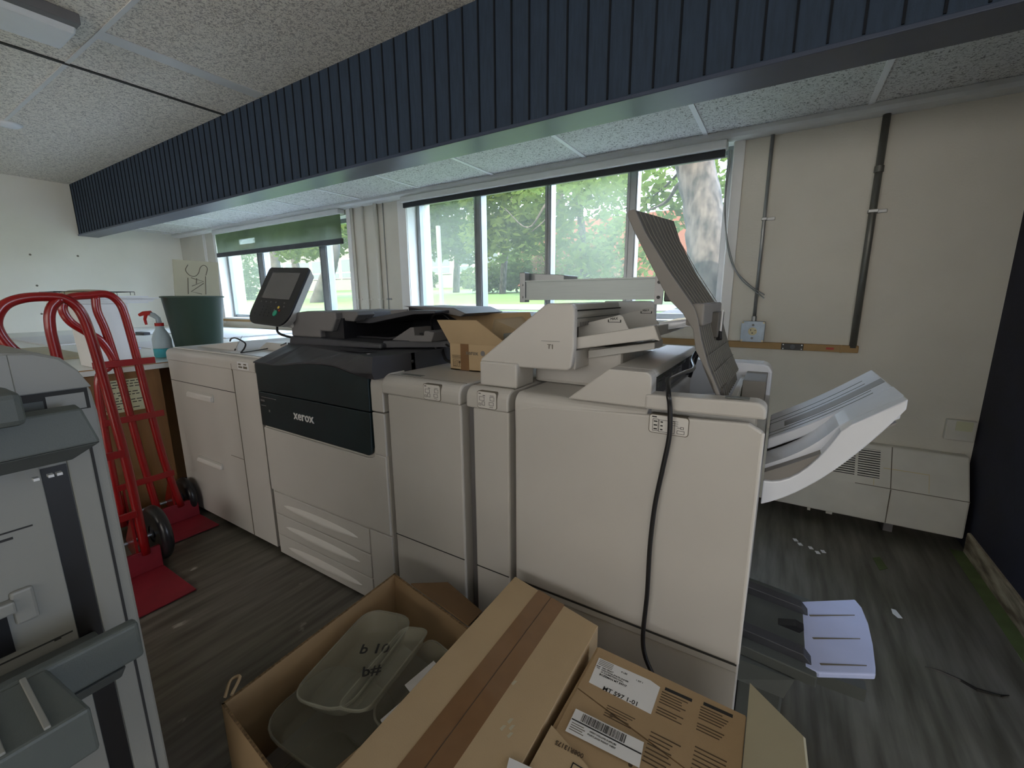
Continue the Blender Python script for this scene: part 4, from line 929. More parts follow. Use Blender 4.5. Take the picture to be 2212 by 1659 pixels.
# ------------------------------------------------------------------ hand trucks
def hand_truck(xb, rail, centre, yl, wheel, plate, ys, lab):
    t = thing('hand_truck', (xb, centre[0][0], 0), lab, 'hand truck', 'red hand trucks by the counter')
    R_ = .0185
    MB().tube(bez([(xb+q[2] if len(q) > 2 else xb, q[0], q[1]) for q in rail], 6), R_, n=12).build('handle_loop', 'red', t, smooth=True)
    MB().tube(bez([(xb, y, z) for y, z in centre], 5), R_*.95, n=12).build('centre_rail', 'red', t, smooth=True)
    MB().tube(bez([(xb, yl, .1), (xb, yl, .6), (xb, yl+.015, .9), (xb, yl+.07, .97)], 5), R_*.95, n=12).build('side_rail', 'red', t, smooth=True)
    y0, y1 = yl, rail[0][0]
    for z in ((.98, .68, .32) if xb < -2.7 else (.62, .32)): MB().box(xb+.010, xb+.020, y0, y1-.01, z-.017, z+.017).build('cross_bar', 'red', t, bevel=.002)
    MB().box(xb-.012, plate[0], plate[1], plate[2], .003, .010).box(xb-.012, xb+.004, plate[1], plate[2], .01, .12).build('toe_plate', 'red_plate', t, bevel=.002)
    ax = MB().tube([(xb-.10, ys[0], wheel), (xb-.10, ys[1], wheel)], .009, n=8).build('axle', 'steel', t)
    for yy in (y0+.03, y1-.03): MB().hexa([(xb-.11, yy-.005, wheel-.02), (xb, yy-.005, .06), (xb, yy+.005, .06), (xb-.11, yy+.005, wheel-.02)], [(xb-.11, yy-.005, wheel+.02), (xb, yy-.005, .30), (xb, yy+.005, .30), (xb-.11, yy+.005, wheel+.02)]).build('axle_bracket', 'red', t)
    for yy in ys:
        w_ = bpy.data.objects.new('wheel', None); COL.objects.link(w_); w_.parent = t; w_.location = Vector((xb-.10, yy, wheel))-t.location
        tire = []
        for k in range(13):
            a = math.radians(-90+180*k/12); tire.append((wheel-.028+.028*math.cos(a), .026*math.sin(a)))
        prof = [(.045, -.024)]+[(r, z) for r, z in tire]+[(.045, .024)]
        m_ = MB(); n = 36; vs = []
        for r, z in prof:
            for k in range(n): vs.append((xb-.10+r*math.cos(2*math.pi*k/n), yy+z, wheel+r*math.sin(2*math.pi*k/n)))
        fs = [(i*n+k, i*n+(k+1) % n, (i+1)*n+(k+1) % n, (i+1)*n+k) for i in range(len(prof)-1) for k in range(n)]
        m_.add(vs, fs); m_.build('tyre', 'rubber', w_, smooth=True)
        MB().cyl((xb-.10, yy-.018, wheel), .062, .036, 'y', None, 28).cyl((xb-.10, yy-.026, wheel), .022, .052, 'y', None, 16).build('hub', 'dark_plastic', w_)
        w_.name = 'wheel'
    return t
hand_truck(-2.50, [(.658, .10), (.650, .55), (.628, .95), (.614, 1.15), (.598, 1.255), (.565, 1.305), (.52, 1.318), (.44, 1.312), (.385, 1.28), (.358, 1.21), (.385, 1.12), (.44, 1.06), (.485, .98), (.50, .90)],
           [(.51, .10), (.51, .6), (.50, 1.07), (.499, 1.20), (.512, 1.27), (.545, 1.312)],   .37, .142, (-2.15, .37, .715), (.745, .30), 'nearer red hand truck with tall looped handle beside the left grey machine')
hand_truck(-2.93, [(.968, .10), (.925, .40), (.900, .75), (.886, .98), (.868, 1.22), (.850, 1.295), (.81, 1.333), (.74, 1.328), (.672, 1.316), (.640, 1.27), (.655, 1.205), (.705, 1.150), (.752, 1.105), (.782, 1.03), (.795, .96)],
           [(.858, .10), (.825, .5), (.806, .85), (.792, 1.03), (.778, 1.16), (.762, 1.25), (.765, 1.325)], .70, .115, (-2.69, .72, 1.055), (1.035, .665), 'farther red hand truck with looped handle against the counter end')

# ------------------------------------------------------------------ finisher seen end-on at lower left
t = thing('stacker_machine', (-1.25, -.1, 0), 'grey white stacker machine at left edge, tray side facing the room', 'stacker')
X0 = -.95
side = [(-.55, .02), (.225, .02), (.225, 1.12), (.222, 1.155), (.212, 1.19), (.195, 1.213), (.17, 1.224), (.13, 1.228), (-.55, 1.228)]
MB().prism(side, 'x', -1.6, X0-.004).build('body', 'stacker_grey', t, bevel=.004)
MB().prism([(-.55, .02), (.200, .02), (.200, 1.05), (.206, 1.10), (.218, 1.12), (.222, 1.15), (.210, 1.19), (.19, 1.212), (.165, 1.222), (.138, 1.224), (.138, 1.160), (.214, 1.160), (.214, 1.125), (.180, 1.125), (.180, .02), (.172, .02), (.172, 1.04), (.151, 1.04), (.151, .02)][:1] + [(.145, .02), (.145, 1.05), (.1395, 1.05), (.1395, 1.224), (-.55, 1.224)], 'x', X0-.004, X0).build('face_panel', 'stacker_grey', t, bevel=.001)
MB().prism([(.176, .02), (.205, .02), (.205, 1.12), (.176, 1.12)], 'x', X0-.004, X0).build('face_panel', 'stacker_grey', t, bevel=.002)
MB().prism([(.1395, 1.163), (.222, 1.163), (.210, 1.19), (.19, 1.212), (.165, 1.222), (.1395, 1.224)], 'x', X0-.004, X0).build('face_panel', 'stacker_grey', t, bevel=.001)
B(X0-.003, X0-.002, .205, .209, .02, 1.10).build('panel_gap', 'seam', t)
B(X0-.0035, X0-.002, .146, .175, .02, 1.045).build('tray_channel', 'black', t)
B(X0-.0035, X0-.0025, .140, .217, 1.128, 1.162).build('exit_slot', 'seam', t)
B(X0-.0028, X0-.0005, .168, .212, 1.130, 1.1555).build('slot_flap', 'stacker_grey', t); B(X0-.0028, X0-.001, .141, .165, 1.130, 1.150).build('slot_flap', 'grey_dk', t)
B(X0-.001, X0+.0006, -.5, .125, .961, .9635).build('panel_seam', 'seam', t); B(X0-.001, X0+.0006, -.5, .140, .762, .7645).build('panel_seam', 'seam', t)
B(X0, X0+.0012, .090, .103, .950, .9535).build('latch_slot', 'seam', t); B(X0, X0+.0012, .118, .126, .760, .764).build('latch_slot', 'seam', t)
# upper output flap
MB().hexa([(X0+.01, -.45, 1.062), (-.872, -.45, 1.070), (-.872, .168, 1.070), (X0+.01, .17, 1.062)], [(X0, -.45, 1.090), (-.850, -.45, 1.092), (-.850, .197, 1.093), (X0, .200, 1.10)]).build('flap_underside', 'grey_dk', t, bevel=.002)
MB().hexa([(X0, -.45, 1.091), (-.850, -.45, 1.092), (-.850, .197, 1.093), (X0, .200, 1.10)], [(X0+.045, -.45, 1.142), (-.862, -.45, 1.142), (-.862, .186, 1.146), (X0+.045, .190, 1.146)]).build('output_flap', 'stacker_tray', t, bevel=.003)
MB().box(-.905, -.820, -.45, .1255, 1.142, 1.186).build('sensor_block', 'stacker_tray', t, bevel=.008)
MB().box(-.91, -.86, -.45, .10, 1.125, 1.142).build('block_foot', 'grey_dk', t, bevel=.003)
for y in (.128, .143, .152): MB().box(-.9, -.89, y, y+.006, 1.046, 1.050).build('contact_pin', 'label', t)
# left lower fittings
MB().box(X0, X0+.016, .02, .088, .84, .86).build('side_bracket', 'stacker_grey', t, bevel=.003); MB().box(X0, X0+.008, .085, .110, .815, .87).build('hinge_boss', 'stacker_grey', t, bevel=.006)
MB().box(X0, X0+.004, .055, .078, .775, .835).build('bracket_gap', 'black', t)
# lower stacking tray
tr = MB().box(-.822, -.800, -.45, .187, .752, .813).build('tray_arm', 'stacker_tray', t, bevel=.006, seg=3)
MB().prism([(-.948, .748), (-.804, .748), (-.84, .71), (-.948, .70)], 'y', -.45, .165).build('arm_gusset', 'grey_dk', t, bevel=.004)
ty = MB().hexa([(-.80, -.45, .74), (-.69, -.45, .735), (-.69, .102, .735), (-.80, .102, .74)], [(-.80, -.45, .813), (-.69, -.45, .800), (-.69, .102, .800), (-.80, .087, .813)]).build('stacking_tray', 'stacker_tray', t, bevel=.004)
for k in range(9):
    y = .062-.036*k; MB().hexa([(-.80, y, .808), (-.695, y, .796), (-.695, y+.006, .796), (-.80, y+.006, .808)], [(-.80, y, .8160), (-.695, y, .8035), (-.695, y+.006, .8035), (-.80, y+.006, .8160)]).build('tray_rib', 'stacker_grey', ty, bevel=.001)
MB().box(-.76, -.72, .045, .055, .70, .735).build('tray_peg', 'bezel', ty)
MB().box(-.90, -.72, -.45, .04, .60, .735).build('tray_skirt', 'grey_dk', t, bevel=.01)

# ------------------------------------------------------------------ cartons in front
def wallq(a, b, z0, z1, th, m, par, name='wall'):
    a, b = Vector((*a, 0)), Vector((*b, 0)); d = (b-a).normalized(); n = Vector((-d.y, d.x, 0))*th
    o = MB().loft([a+Vector((0, 0, z0)), b+Vector((0, 0, z0)), b+n+Vector((0, 0, z0)), a+n+Vector((0, 0, z0))], [a+Vector((0, 0, z1)), b+Vector((0, 0, z1)), b+n+Vector((0, 0, z1)), a+n+Vector((0, 0, z1))]).build(name, m, par)
    e = MB().loft([a+Vector((0, 0, z1)), b+Vector((0, 0, z1)), b+n+Vector((0, 0, z1)), a+n+Vector((0, 0, z1))], [a+Vector((0, 0, z1+.0015)), b+Vector((0, 0, z1+.0015)), b+n+Vector((0, 0, z1+.0015)), a+n+Vector((0, 0, z1+.0015))]).build('corrugated_edge', 'card_edge', o); return o
t = thing('open_cardboard_box', (-.89, .63, 0), 'large open brown carton holding cloudy plastic tubs, front left', 'box')
P1, P2, P3, P4 = (-1.076, .933), (-.640, .855), (-.640, .325), (-1.053, .361)
wallq(P2, P1, .002, .348, .006, 'card', t, 'far_wall'); wallq(P1, P4, .002, .348, .006, 'card', t, 'left_wall'); wallq(P4, P3, .002, .348, .006, 'card', t, 'near_wall'); wallq(P3, P2, .002, .348, .006, 'card', t, 'right_wall')
MB().loft([(*p, .002) for p in (P1, P2, P3, P4)], [(*p, .008) for p in (P1, P2, P3, P4)]).build('bottom', 'card', t)
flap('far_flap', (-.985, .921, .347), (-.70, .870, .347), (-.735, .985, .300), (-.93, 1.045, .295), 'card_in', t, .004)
MB().tube(bez([(-1.055, .385, .352), (-1.085, .42, .358), (-1.10, .405, .352), (-1.065, .375, .350)], 5), .004, n=6).build('torn_edge', 'card_tan', t)
def tub(poly, z1, h, lab, tilt=(0, 0), lip=.006, txt=None, m='tub'):
    c = Vector((sum(p[0] for p in poly)/4, sum(p[1] for p in poly)/4, 0))
    t = thing('plastic_tub', (c.x, c.y, z1-h), lab, 'container', 'plastic tubs in the open carton')
    def ring(s, z, r=.35, off=0):
        out = []
        P = [Vector((*p, 0)) for p in poly]; n = len(P)
        for i in range(n):
            a, b, d = P[i-1], P[i], P[(i+1) % n]
            e1 = (a-b); e2 = (d-b); rr = min(e1.length, e2.length)*r
            p0 = b+e1.normalized()*rr; p1 = b+e2.normalized()*rr
            for k in range(6):
                u = k/5; q = p0*(1-u)**2+b*2*u*(1-u)+p1*u*u
                q = c+(q-c)*s; q += (q-c).normalized()*off; out.append(Vector((q.x, q.y, z+tilt[0]*(q.x-c.x)+tilt[1]*(q.y-c.y))))
        return out
    A, Bq, Cq = ring(.84, z1-h), ring(1, z1), ring(.86, z1-h+.0025)
    Dq, Eq = ring(.985, z1), ring(1, z1-.004, off=lip)
    n = len(A); m_ = MB(); vs = A+Eq+Bq; 
    fs = [list(range(n))[::-1]]+[(i, (i+1) % n, n+(i+1) % n, n+i) for i in range(n)]+[(n+i, n+(i+1) % n, 2*n+(i+1) % n, 2*n+i) for i in range(n)]
    m_.add(vs, fs); m_.add(Bq+Cq, [(i, n+i, n+(i+1) % n, (i+1) % n) for i in range(n)]+[list(range(n, 2*n))])
    m_.build('tub_body', m, t, smooth=False)
    rim = MB().tube(ring(1, z1, off=lip*.5)+[ring(1, z1, off=lip*.5)[0]], .0026, n=6, cap=False).build('rim', 'tub', t, smooth=True)
    return t, A, Bq, c
tb, *_ = tub([(-.796, .512), (-.957, .470), (-1.030, .780), (-.868, .818)], .332, .055, 'large rounded plastic tub on top in the open carton, marked b10', (.05, .03), txt='o')
text('b 10', .046, (-.905, .640, .338), (.75, .5, 0), (-.5, .75, 0), 'ink', tb, 'handwriting', .0004, 1, .0008)
tb2, *_ = tub([(-.740, .530), (-.815, .505), (-.865, .770), (-.785, .795)], .348, .03, 'narrow clear tub overlapping the large one, marked with black ink', (.1, .02))
text('b#', .044, (-.825, .585, .352), (.6, .6, 0), (-.6, .6, 0), 'ink', tb2, 'handwriting', .0004, 1, .0008)
tub([(-.735, .430), (-.985, .400), (-1.015, .640), (-.760, .660)], .262, .05, 'cloudy tub underneath the large marked one', (-.1, -.12))
tub([(-.700, .360), (-.900, .375), (-.890, .540), (-.690, .520)], .225, .06, 'square cloudy tub in the near corner of the open carton', (.15, -.1))
tub([(-.655, .560), (-.770, .560), (-.790, .800), (-.665, .790)], .300, .06, 'clear tub by the right wall of the open carton', (-.2, .1))
for (a, lb, m_) in (((-.70, .70, .30), 'crumpled white paper piece by the far right corner of the open carton', 'paper'), ((-.68, .60, .30), 'folded white paper slip between tubs and closed carton', 'label'), ((-.69, .44, .29), 'torn pinkish card scrap beside the closed carton', 'card_tan')):
    x, y, z = a; tag(MB().hexa([(x-.05, y-.04, z), (x+.035, y-.05, z-.03), (x+.04, y+.04, z-.01), (x-.03, y+.05, z+.01)], [(x-.05, y-.04, z+.003), (x+.035, y-.05, z-.027), (x+.04, y+.04, z-.007), (x-.03, y+.05, z+.013)]).build('paper_scrap', m_), lb, 'paper')
# filling under the tubs
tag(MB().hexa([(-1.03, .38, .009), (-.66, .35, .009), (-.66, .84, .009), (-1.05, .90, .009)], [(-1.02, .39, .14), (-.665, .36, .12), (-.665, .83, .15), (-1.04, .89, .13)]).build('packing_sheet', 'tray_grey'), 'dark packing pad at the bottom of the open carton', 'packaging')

# closed long carton
t = thing('closed_cardboard_box', (-.47, .65, 0), 'long closed brown carton sealed with brown tape, bottom centre', 'box')
Q = [(-.628, 1.019), (-.333, .957), (-.328, .25), (-.61, .25)]
MB().loft([(*p, .002) for p in Q], [(*p, .45) for p in Q]).build('carton_body', 'card_tan', t, bevel=.0015)
def topquad(name, a, b, c, d, m, par, z=.4502, h=.0006): return MB().loft([(*p, z) for p in (a, b, c, d)], [(*p, z+h) for p in (a, b, c, d)]).build(name, m, par)
tp = topquad('tape_strip', (-.535, 1.0005), (-.442, .981), (-.430, .25), (-.520, .25), 'tape', t)
MB().loft([(-.535, .9995, .451), (-.442, .980, .451), (-.442, .983, .40), (-.535, 1.002, .40)], [(-.535, 1.001, .451), (-.442, .982, .451), (-.442, .985, .40), (-.535, 1.004, .40)]).build('tape_end', 'tape', t)
topquad('flap_seam', (-.4895, .991), (-.4875, .991), (-.474, .25), (-.476, .25), 'print_brown', t, .4509, .0003)
for (x, y) in ((-.395, .62), (-.40, .60), (-.385, .61), (-.38, .595), (-.435, .70)): topquad('tear_mark', (x, y), (x+.006, y+.002), (x+.004, y-.012), (x-.002, y-.010), 'card_white', t, .4503, .0004)
# torn white slip at the bottom edge
p = atZ(1115, 1650, .46)
tag(MB().loft([atZ(1100, 1636, .4525), atZ(1150, 1659, .4525), atZ(1160, 1700, .4525), atZ(1085, 1700, .4525)], [atZ(1100, 1636, .455), atZ(1150, 1659, .455), atZ(1160, 1700, .455), atZ(1085, 1700, .455)]).build('paper_scrap', 'paper'), 'white torn slip on the closed carton at the bottom edge', 'paper')

# labelled carton
t = thing('labelled_cardboard_box', (-.14, .66, 0), 'printed toner carton with white shipping labels in front of the finisher', 'box')
LQ = [(-.312, .895), (.018, .883), (.018, .42), (-.320, .42)]
MB().loft([(*p, .002) for p in LQ], [(*p, .445) for p in LQ]).build('carton_body', 'card', t, bevel=.0015)
topquad('top_flap', (-.306, .892), (.016, .880), (.016, .690), (-.306, .760), 'card', t, .4451, .004)
topquad('top_flap', (-.306, .757), (.016, .687), (.016, .43), (-.306, .43), 'card', t, .4451, .0035)
nf = topquad('near_flap', (-.315, .652), (-.19, .600), (-.12, .545), (-.12, .425), 'card_tan', t, .4490, .003) if False else MB().loft([(-.316, .650, .449), (-.225, .615, .449), (-.12, .53, .449), (-.12, .43, .449), (-.316, .43, .449)], [(-.316, .650, .452), (-.225, .615, .452), (-.12, .53, .452), (-.12, .43, .452), (-.316, .43, .452)]).build('near_flap', 'card_tan', t)
h1, h2 = Vector((.019, .882, .446)), Vector((.019, .42, .446))
f1, f2, f3 = atZ(1620, 1475, .535), atZ(1735, 1590, .50), atZ(1742, 1659, .49); f4 = f3+Vector((.0, -.25, 0))
_n = (h2-h1).cross(f2-h1)
def onplane(x, y): d = _ray(x, y); return EYE+d*((h1-EYE).dot(_n)/d.dot(_n))
f1, f3 = onplane(1620, 1475), onplane(1742, 1659); f4 = f3+Vector((0, -.25, 0))
MB().loft([h1, f1, f2, f3, f4, h2], [v+Vector((.004, 0, -.003)) for v in (h1, f1, f2, f3, f4, h2)]).build('side_flap', 'card_white', t)
def lq(px, z): return [Vector((atZ(x, y, z).x, atZ(x, y, z).y, z)) for x, y in px]
ZL = .4495
L1 = lq([(1294, 1421), (1405, 1470), (1426, 1485), (1406, 1543), (1272, 1474)], ZL)
lb = MB().loft(L1, [p+Vector((0, 0, .0006)) for p in L1]).build('shipping_label', 'label', t)
tx = (L1[1]-L1[0]).normalized(); ty_ = Vector((-tx.y, tx.x, 0)); o0 = L1[0]
def onlab(u, v): return o0+tx*u+ty_*v+Vector((0, 0, .0007))
for k, s in enumerate(('------- ----', '--- --------', '----- --- ------')): 
    pass
for k in range(4): 
    a = onlab(.004, -.005-.0045*k); MB().loft([a, a+tx*.034, a+tx*.034+ty_*.0012, a+ty_*.0012], [q+Vector((0, 0, .0003)) for q in (a, a+tx*.034, a+tx*.034+ty_*.0012, a+ty_*.0012)]).build('small_print', 'ink_grey', lb)
text('SHIP', .0048, onlab(.003, -.026), tx, ty_, 'ink', lb, 'lettering', .0002); text('TO:', .0048, onlab(.005, -.031), tx, ty_, 'ink', lb, 'lettering', .0002)
for k, s in enumerate(('MSU PRINT', 'MONTANA STATE UNIVER', '12 CULBERTSON HALL')):
    text(s, .0056, onlab(.017, -.026-.006*k), tx, ty_, 'ink', lb, 'lettering', .0002, .95)
text('BOZEMAN MT 59717', .0072, onlab(.017, -.046), tx, ty_, 'ink', lb, 'lettering', .0002, .95, .0001)
text('4 LBS', .0062, onlab(.058, -.014), tx, ty_, 'ink', lb, 'lettering', .0002); text('1 OF 1', .0058, onlab(.093, -.018), tx, ty_, 'ink', lb, 'lettering', .0002)
text('MT 597 1-01', .0150, onlab(.036, -.079), tx, ty_, 'ink', lb, 'lettering', .0002, 1, .0002)
L2 = lq([(1244, 1531), (1391, 1604), (1381, 1659), (1221, 1579)], ZL+.003)
lb = MB().loft(L2, [p+Vector((0, 0, .0006)) for p in L2]).build('barcode_label', 'label', t)
o0 = L2[0]; tx = (L2[1]-L2[0]).normalized(); ty_ = Vector((-tx.y, tx.x, 0)); u = .018
def bar(u0, u1, v0, v1, par, nm='barcode_bar', m='ink'):
    a, b, c, d = onlab(u0, v0), onlab(u1, v0), onlab(u1, v1), onlab(u0, v1)
    return MB().loft([a, b, c, d], [q+Vector((0, 0, .0003)) for q in (a, b, c, d)]).build(nm, m, par)
g = MB()
while u < .108:
    w_ = rnd.choice((.0006, .0011, .0018)); a, b, c, d = onlab(u, -.003), onlab(u+w_, -.003), onlab(u+w_, -.021), onlab(u, -.021)
    g.loft([a, b, c, d], [q+Vector((0, 0, .0003)) for q in (a, b, c, d)]); u += w_+rnd.choice((.0006, .001, .0014))
g.build('barcode', 'ink', lb); bar(.001, .142, -.0235, -.0262, lb, 'rule')
for k in range(4): bar(.004, .03+.004*(k % 2), -.031-.005*k, -.0325-.005*k, lb, 'small_print', 'ink_grey')
text('HIGH VOLUME SUPPLIES', .005, onlab(.042, -.034), tx, ty_, 'ink', lb, 'lettering', .0002); text('PORTLAND POINT WEST', .005, onlab(.040, -.041), tx, ty_, 'ink', lb, 'lettering', .0002)
# brown printing on the carton
_a, _b = atZ(1262, 1630, .4525), atZ(1204, 1600, .4525); _d = (_b-_a).normalized()
text('008R13175', .0125, _a, _d, (-_d.y, _d.x, 0), 'print_brown', t, 'part_number', .0003, 1, .0003)
def pq(x0, x1, y0, y1, nm, m='print_brown', z=.4492):
    return MB().box(x0, x1, y0, y1, z, z+.0005).build(nm, m, t)
for (xa, yt) in ((-.140, .862), (-.062, .868)):
    pq(xa, xa+.056, yt-.008, yt, 'print_bar', 'ink')
    for k in range(9):
        y = yt-.014-k*.007
        if k == 5: continue
        pq(xa-.004, xa+.05-rnd.uniform(0, .014), y-.0022, y, 'print_line', 'print_brown')
for (xa, yt) in ((-.142, .745), (-.062, .76), (-.142, .66), (-.062, .66)):
    for k in range(8): pq(xa, xa+.058-rnd.uniform(0, .02), yt-.009*k-.0024, yt-.009*k, 'print_line')
for (x, y) in ((-.158, .70), (-.158, .66), (-.22, .735)): MB().cyl((x, y, .4492), .004, .0006, 'z', None, 12).build('print_dot', 'print_brown', t)
for k in range(5): pq(-.235, -.175-rnd.uniform(0, .015), .752-.006*k, .7537-.006*k, 'print_line')
for (a, b, c, d) in ((-.25, -.13, .605, .607), (-.25, -.248, .50, .607)): MB().box(a, b, c, d, .4522, .4526).build('print_frame', 'ink', t)

# floor marks
def floor_patch(name, px, m, lab, cat, h=.0015):
    v = [atZ(x, y, .001) for x, y in px]; v = [Vector((p.x, p.y, .0005)) for p in v]
    o = MB().loft(v, [p+Vector((0, 0, h)) for p in v]).build(name, m); return tag(o, lab, cat)
floor_patch('paint_flake', [(1925, 1315), (1935, 1318), (1950, 1336), (1940, 1335), (1928, 1325)], 'paper', 'white paint flake on the floor right of the low tray', 'flake')
floor_patch('floor_scrap', [(1885, 1205), (1900, 1203), (1918, 1228), (1900, 1232)], 'baseboard_green', 'small olive scrap on the floor below the heater', 'scrap')
for i, q in enumerate(((1712, 1163), (1722, 1172), (1745, 1180), (1760, 1190), (1772, 1188))):
    x, y = q; floor_patch('paint_spatter', [(x, y), (x+8, y+1), (x+13, y+7), (x+4, y+6)], 'paper', 'white paint spatter on the floor just below the heater, %s of five' % ['leftmost', 'second', 'middle', 'fourth', 'rightmost'][i], 'spatter')
lm = [atZ(x, y, .001) for x, y in ((1998, 1440), (2030, 1450), (2075, 1470), (2110, 1490), (2160, 1503), (2180, 1502))]
lm = [Vector((p.x, p.y, .0012)) for p in lm]
tag(MB().tube(lm, [.001, .004, .005, .006, .004, .001], n=5).build('floor_tear', 'black'), 'dark curved tear in the vinyl floor near the right wall', 'tear')

# ------------------------------------------------------------------ outdoors
gz = lambda y: 1.02+.050*(y-3.5)
def ground(x0, x1, y0, y1, m, name, dz=0):
    return MB().add([(x0, y0, gz(y0)+dz), (x1, y0, gz(y0)+dz), (x1, y1, gz(y1)+dz), (x0, y1, gz(y1)+dz), (x0, y0, gz(y0)-.3), (x1, y0, gz(y0)-.3), (x1, y1, gz(y1)-.3), (x0, y1, gz(y1)-.3)], [(0, 1, 2, 3), (4, 5, 6, 7), (0, 1, 5, 4), (3, 2, 6, 7)]).build(name, m)
struct(ground(-60, 8, 3.46, 46, 'lawn', 'lawn'))
struct(ground(-5.2, -1.2, 5.6, 6.7, 'concrete', 'garden_path', .012))
struct(ground(-1.2, 3, 3.48, 5.8, 'gravel', 'gravel_bed', .02))
def leaves(m_, c, r, n, size, rn):
    for _ in range(n):
        while True:
            p = Vector((rn.uniform(-1, 1), rn.uniform(-1, 1), rn.uniform(-1, 1)))
            if .25 < p.length < 1: break
        q = Vector((c[0]+p.x*r[0], c[1]+p.y*r[1], c[2]+p.z*r[2]))
        a = Vector((rn.gauss(0, 1), rn.gauss(0, 1), rn.gauss(0, .6))).normalized(); b = a.orthogonal().normalized(); b = (b*math.cos(rn.uniform(0, 6))+a.cross(b)*math.sin(rn.uniform(0, 6)))
        s = size*rn.uniform(.6, 1.3); k = len(m_.v)
        m_.v += [q-a*s, q+b*s*.42, q+a*s, q-b*s*.42]; m_.f.append([k, k+1, k+2, k+3]); m_.m.append(0)
def tree(pts, rads, blobs, branches, lab, leafm='leaf', size=.09, seed=1, dens=1.0, bark='bark', density=900):
    rn = random.Random(seed); t = thing('tree', pts[0], lab, 'tree')
    n_ = 6; c = bez(pts, n_); rr = []
    for i in range(len(pts)-1): rr += [rads[i]+(rads[i+1]-rads[i])*k/n_ for k in range(n_)]
    rr.append(rads[-1])
    m_ = MB().tube(c, rr, n=18)
    m_.v = [v+Vector((rn.uniform(-1, 1), rn.uniform(-1, 1), 0))*rads[0]*.05 for v in m_.v]
    m_.build('trunk', bark, t, smooth=True)
    for b in branches: MB().tube(bez(b[0], 5), [b[1]+(b[2]-b[1])*i/(5*(len(b[0])-1)) for i in range(5*(len(b[0])-1)+1)], n=8).build('branch', bark, t, smooth=True)
    f = MB()
    for (c_, r_) in blobs: leaves(f, c_, r_, int(density*dens*(r_[0]*r_[1]*r_[2])**.5), size, rn)
    o = f.build('foliage', leafm, t); return t
def V(x, y, Y): return tuple(atY(x, y, Y))
tree([V(1552, 720, 5.2), V(1545, 640, 5.2), V(1530, 560, 5.2), V(1522, 470, 5.25), V(1505, 380, 5.3), V(1480, 250, 5.4)], [.27, .225, .215, .20, .19, .17],
     [(V(1400, 385, 6.2), (1.3, .8, .32)), (V(1560, 410, 6.6), (.9, .7, .42)), (V(1430, 440, 6.8), (.9, .6, .5)), (V(1600, 500, 7.0), (.6, .6, .7)), (V(1240, 375, 6.6), (1.1, .8, .28))],
     [([V(1500, 380, 5.3), V(1465, 400, 5.5), V(1440, 435, 5.7), V(1400, 455, 6.0)], .035, .012), ([V(1495, 340, 5.3), V(1440, 400, 6.0), V(1390, 440, 6.5)], .02, .008)],
     'old gnarled tree trunk close outside the right pane of the wide window', size=.075, seed=3)
tree([V(1250, 700, 9.5), V(1262, 600, 9.5), V(1255, 480, 9.5), V(1240, 350, 9.5)], [.11, .10, .08, .05],
     [(V(1270, 470, 9.3), (1.35, .9, 1.15)), (V(1330, 560, 8.8), (.95, .7, .75)), (V(1210, 400, 9.0), (1.2, .8, .8)), (V(1300, 380, 9.8), (1.3, .8, .6)), (V(1260, 560, 9.6), (.8, .6, .6))],
     [([V(1250, 360, 9.0), V(1190, 460, 8.4), V(1150, 500, 8.2)], .03, .01)],
     'leafy pale green tree filling the third pane of the wide window', leafm='leaf', size=.10, seed=5, density=1000)
tree([V(1085, 640, 12), V(1090, 560, 12), V(1100, 470, 12), V(1110, 380, 12)], [.11, .10, .08, .05],
     [(V(1110, 440, 10.5), (1.5, 1, 1.0)), (V(1075, 510, 10.5), (1.2, .9, .7)), (V(1150, 490, 10.0), (1.1, .8, .8)), (V(1060, 400, 10), (1.3, .9, .7))],
     [([V(1180, 440, 8.2), V(1140, 492, 8.2), V(1090, 450, 8.4)], .025, .008)],
     'broad leafed tree behind the second pane of the wide window', size=.13, seed=8, density=900)
tree([V(985, 640, 14), V(988, 540, 14), V(990, 450, 14)], [.14, .12, .08],
     [(V(975, 470, 13), (1.9, 1, 1.4)), (V(1000, 530, 13), (1.3, 1, .7)), (V(930, 490, 13), (1.2, 1, 1.2)), (V(960, 410, 12), (1.9, 1, .9))], [],
     'deep green tree behind the leftmost pane of the wide window', leafm='leaf_dark', size=.15, seed=11, density=800)
# trees beyond the left window
tree([V(668, 715, 7.5), V(690, 640, 7.5), V(716, 570, 7.5), V(722, 520, 7.6), V(705, 440, 7.8)], [.21, .19, .16, .13, .10],
     [(V(690, 500, 9), (1.9, .9, .9)), (V(640, 520, 10), (1.6, .9, .8)), (V(735, 470, 10), (1.4, .9, 1.0))],
     [([V(716, 570, 7.5), V(700, 540, 7.5), V(685, 500, 7.6)], .09, .05)], 'leaning forked tree seen through the left window beside the control panel', size=.13, seed=21, bark='bark_far')
tree([V(600, 680, 13), V(598, 600, 13), V(590, 520, 13)], [.26, .24, .18], [(V(600, 480, 13), (2.2, 1, 1.2))], [], 'distant tree with pale trunk behind the control panel, left window', size=.16, seed=23, bark='bark_far', density=700)
tree([V(650, 660, 16), V(640, 580, 16), V(625, 520, 16)], [.22, .22, .18], [(V(660, 500, 16), (2.4, 1, 1.5))], [], 'thin dark leaning tree above the control panel, left window', size=.18, seed=25, bark='bark_far', density=600)
def bush(name, blobs, lm, lab, seed, size, density=1200):
    rn = random.Random(seed); f = MB(); 
    for c_, r_ in blobs: leaves(f, c_, r_, int(density*(r_[0]*r_[1]*r_[2])**.5), size, rn)
    return tag(f.build(name, lm), lab, 'bush')
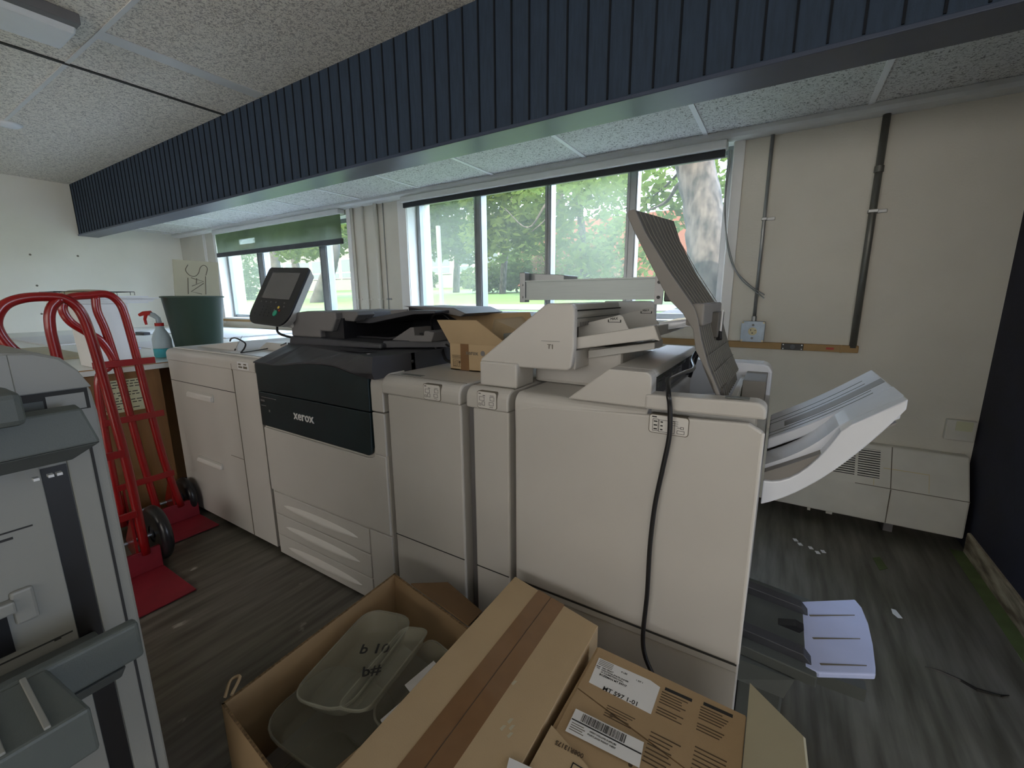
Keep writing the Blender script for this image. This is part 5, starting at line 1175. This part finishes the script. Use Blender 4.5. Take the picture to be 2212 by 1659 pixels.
bush('juniper_bush', [(V(1065, 600, 13), (1.3, .8, .5)), (V(1110, 588, 13), (1.2, .8, .65)), (V(1150, 575, 13.5), (1.2, .8, .75)), (V(1040, 612, 12.5), (.7, .5, .3))], 'leaf_bush', 'spreading bright juniper bush on the lawn, second pane of the wide window', 31, .11)
bush('shrub', [(V(1210, 575, 12), (.9, .7, .8)), (V(1235, 600, 12), (.9, .7, .5)), (V(1290, 610, 11), (1.2, .7, .45))], 'leaf_gold', 'golden shrub below the third pane of the wide window', 33, .10)
bush('shrub', [(V(530, 590, 9), (.9, .6, .8)), (V(520, 640, 9), (.9, .6, .5))], 'leaf_dark', 'white flecked shrub at the left pane of the left window', 35, .10)
tree([V(812, 660, 12), V(806, 560, 12), V(790, 470, 12)], [.12, .10, .07], [(V(745, 480, 12), (1.6, .8, .6)), (V(790, 455, 12), (1.2, .8, .6))], [([V(790, 490, 12), V(765, 480, 12), V(745, 475, 12)], .04, .02)], 'tree behind the window pier, only its leafy tips in the left window', size=.13, seed=36, bark='bark_far')
bush('shrub', [(V(918, 605, 20), (1.0, .6, .6)), (V(1020, 605, 20), (1.0, .6, .7))], 'leaf_dark', 'low dark shrub against the white building', 37, .14)
# buildings
t = thing('school_building', (-30, 26, 1), 'long white building with window band far across the lawn', 'building')
B(-58, -13.5, 24, 30, 1.5, 6.2).build('wall', 'render_white', t)
B(-58, -13.45, 23.2, 30.5, 6.2, 6.6).build('roof', 'concrete', t)
for k in range(22):
    x = -14.6-k*2.0; f_ = B(x-1.0, x+.75, 23.93, 24.0, 3.0, 4.6).build('window_frame', 'label', t); B(x-.92, x+.67, 23.90, 23.95, 3.55, 4.52).build('window_pane', 'far_glass', f_); B(x-.92, x+.67, 23.90, 23.95, 3.07, 3.45).build('window_pane', 'far_glass', f_)
t = tag(B(-13.4, 6, 22, 30, 1.3, 5.3).build('brick_building', 'brick'), 'red brick building right of the white one, behind the trees', 'building')
t = thing('lamp_post', V(958, 700, 6.5), 'white post standing outside the leftmost pane of the wide window', 'post')
a, b = Vector(V(946, 488, 6.5)), Vector(V(957, 700, 6.5))
MB().tube([b+Vector((0, 0, -.1)), a], .042, n=4).build('post', 'render_white', t)
MB().box(b.x-.09, b.x+.09, b.y-.09, b.y+.09, gz(6.5)-.05, gz(6.5)+.02).build('post_base', 'concrete', t)
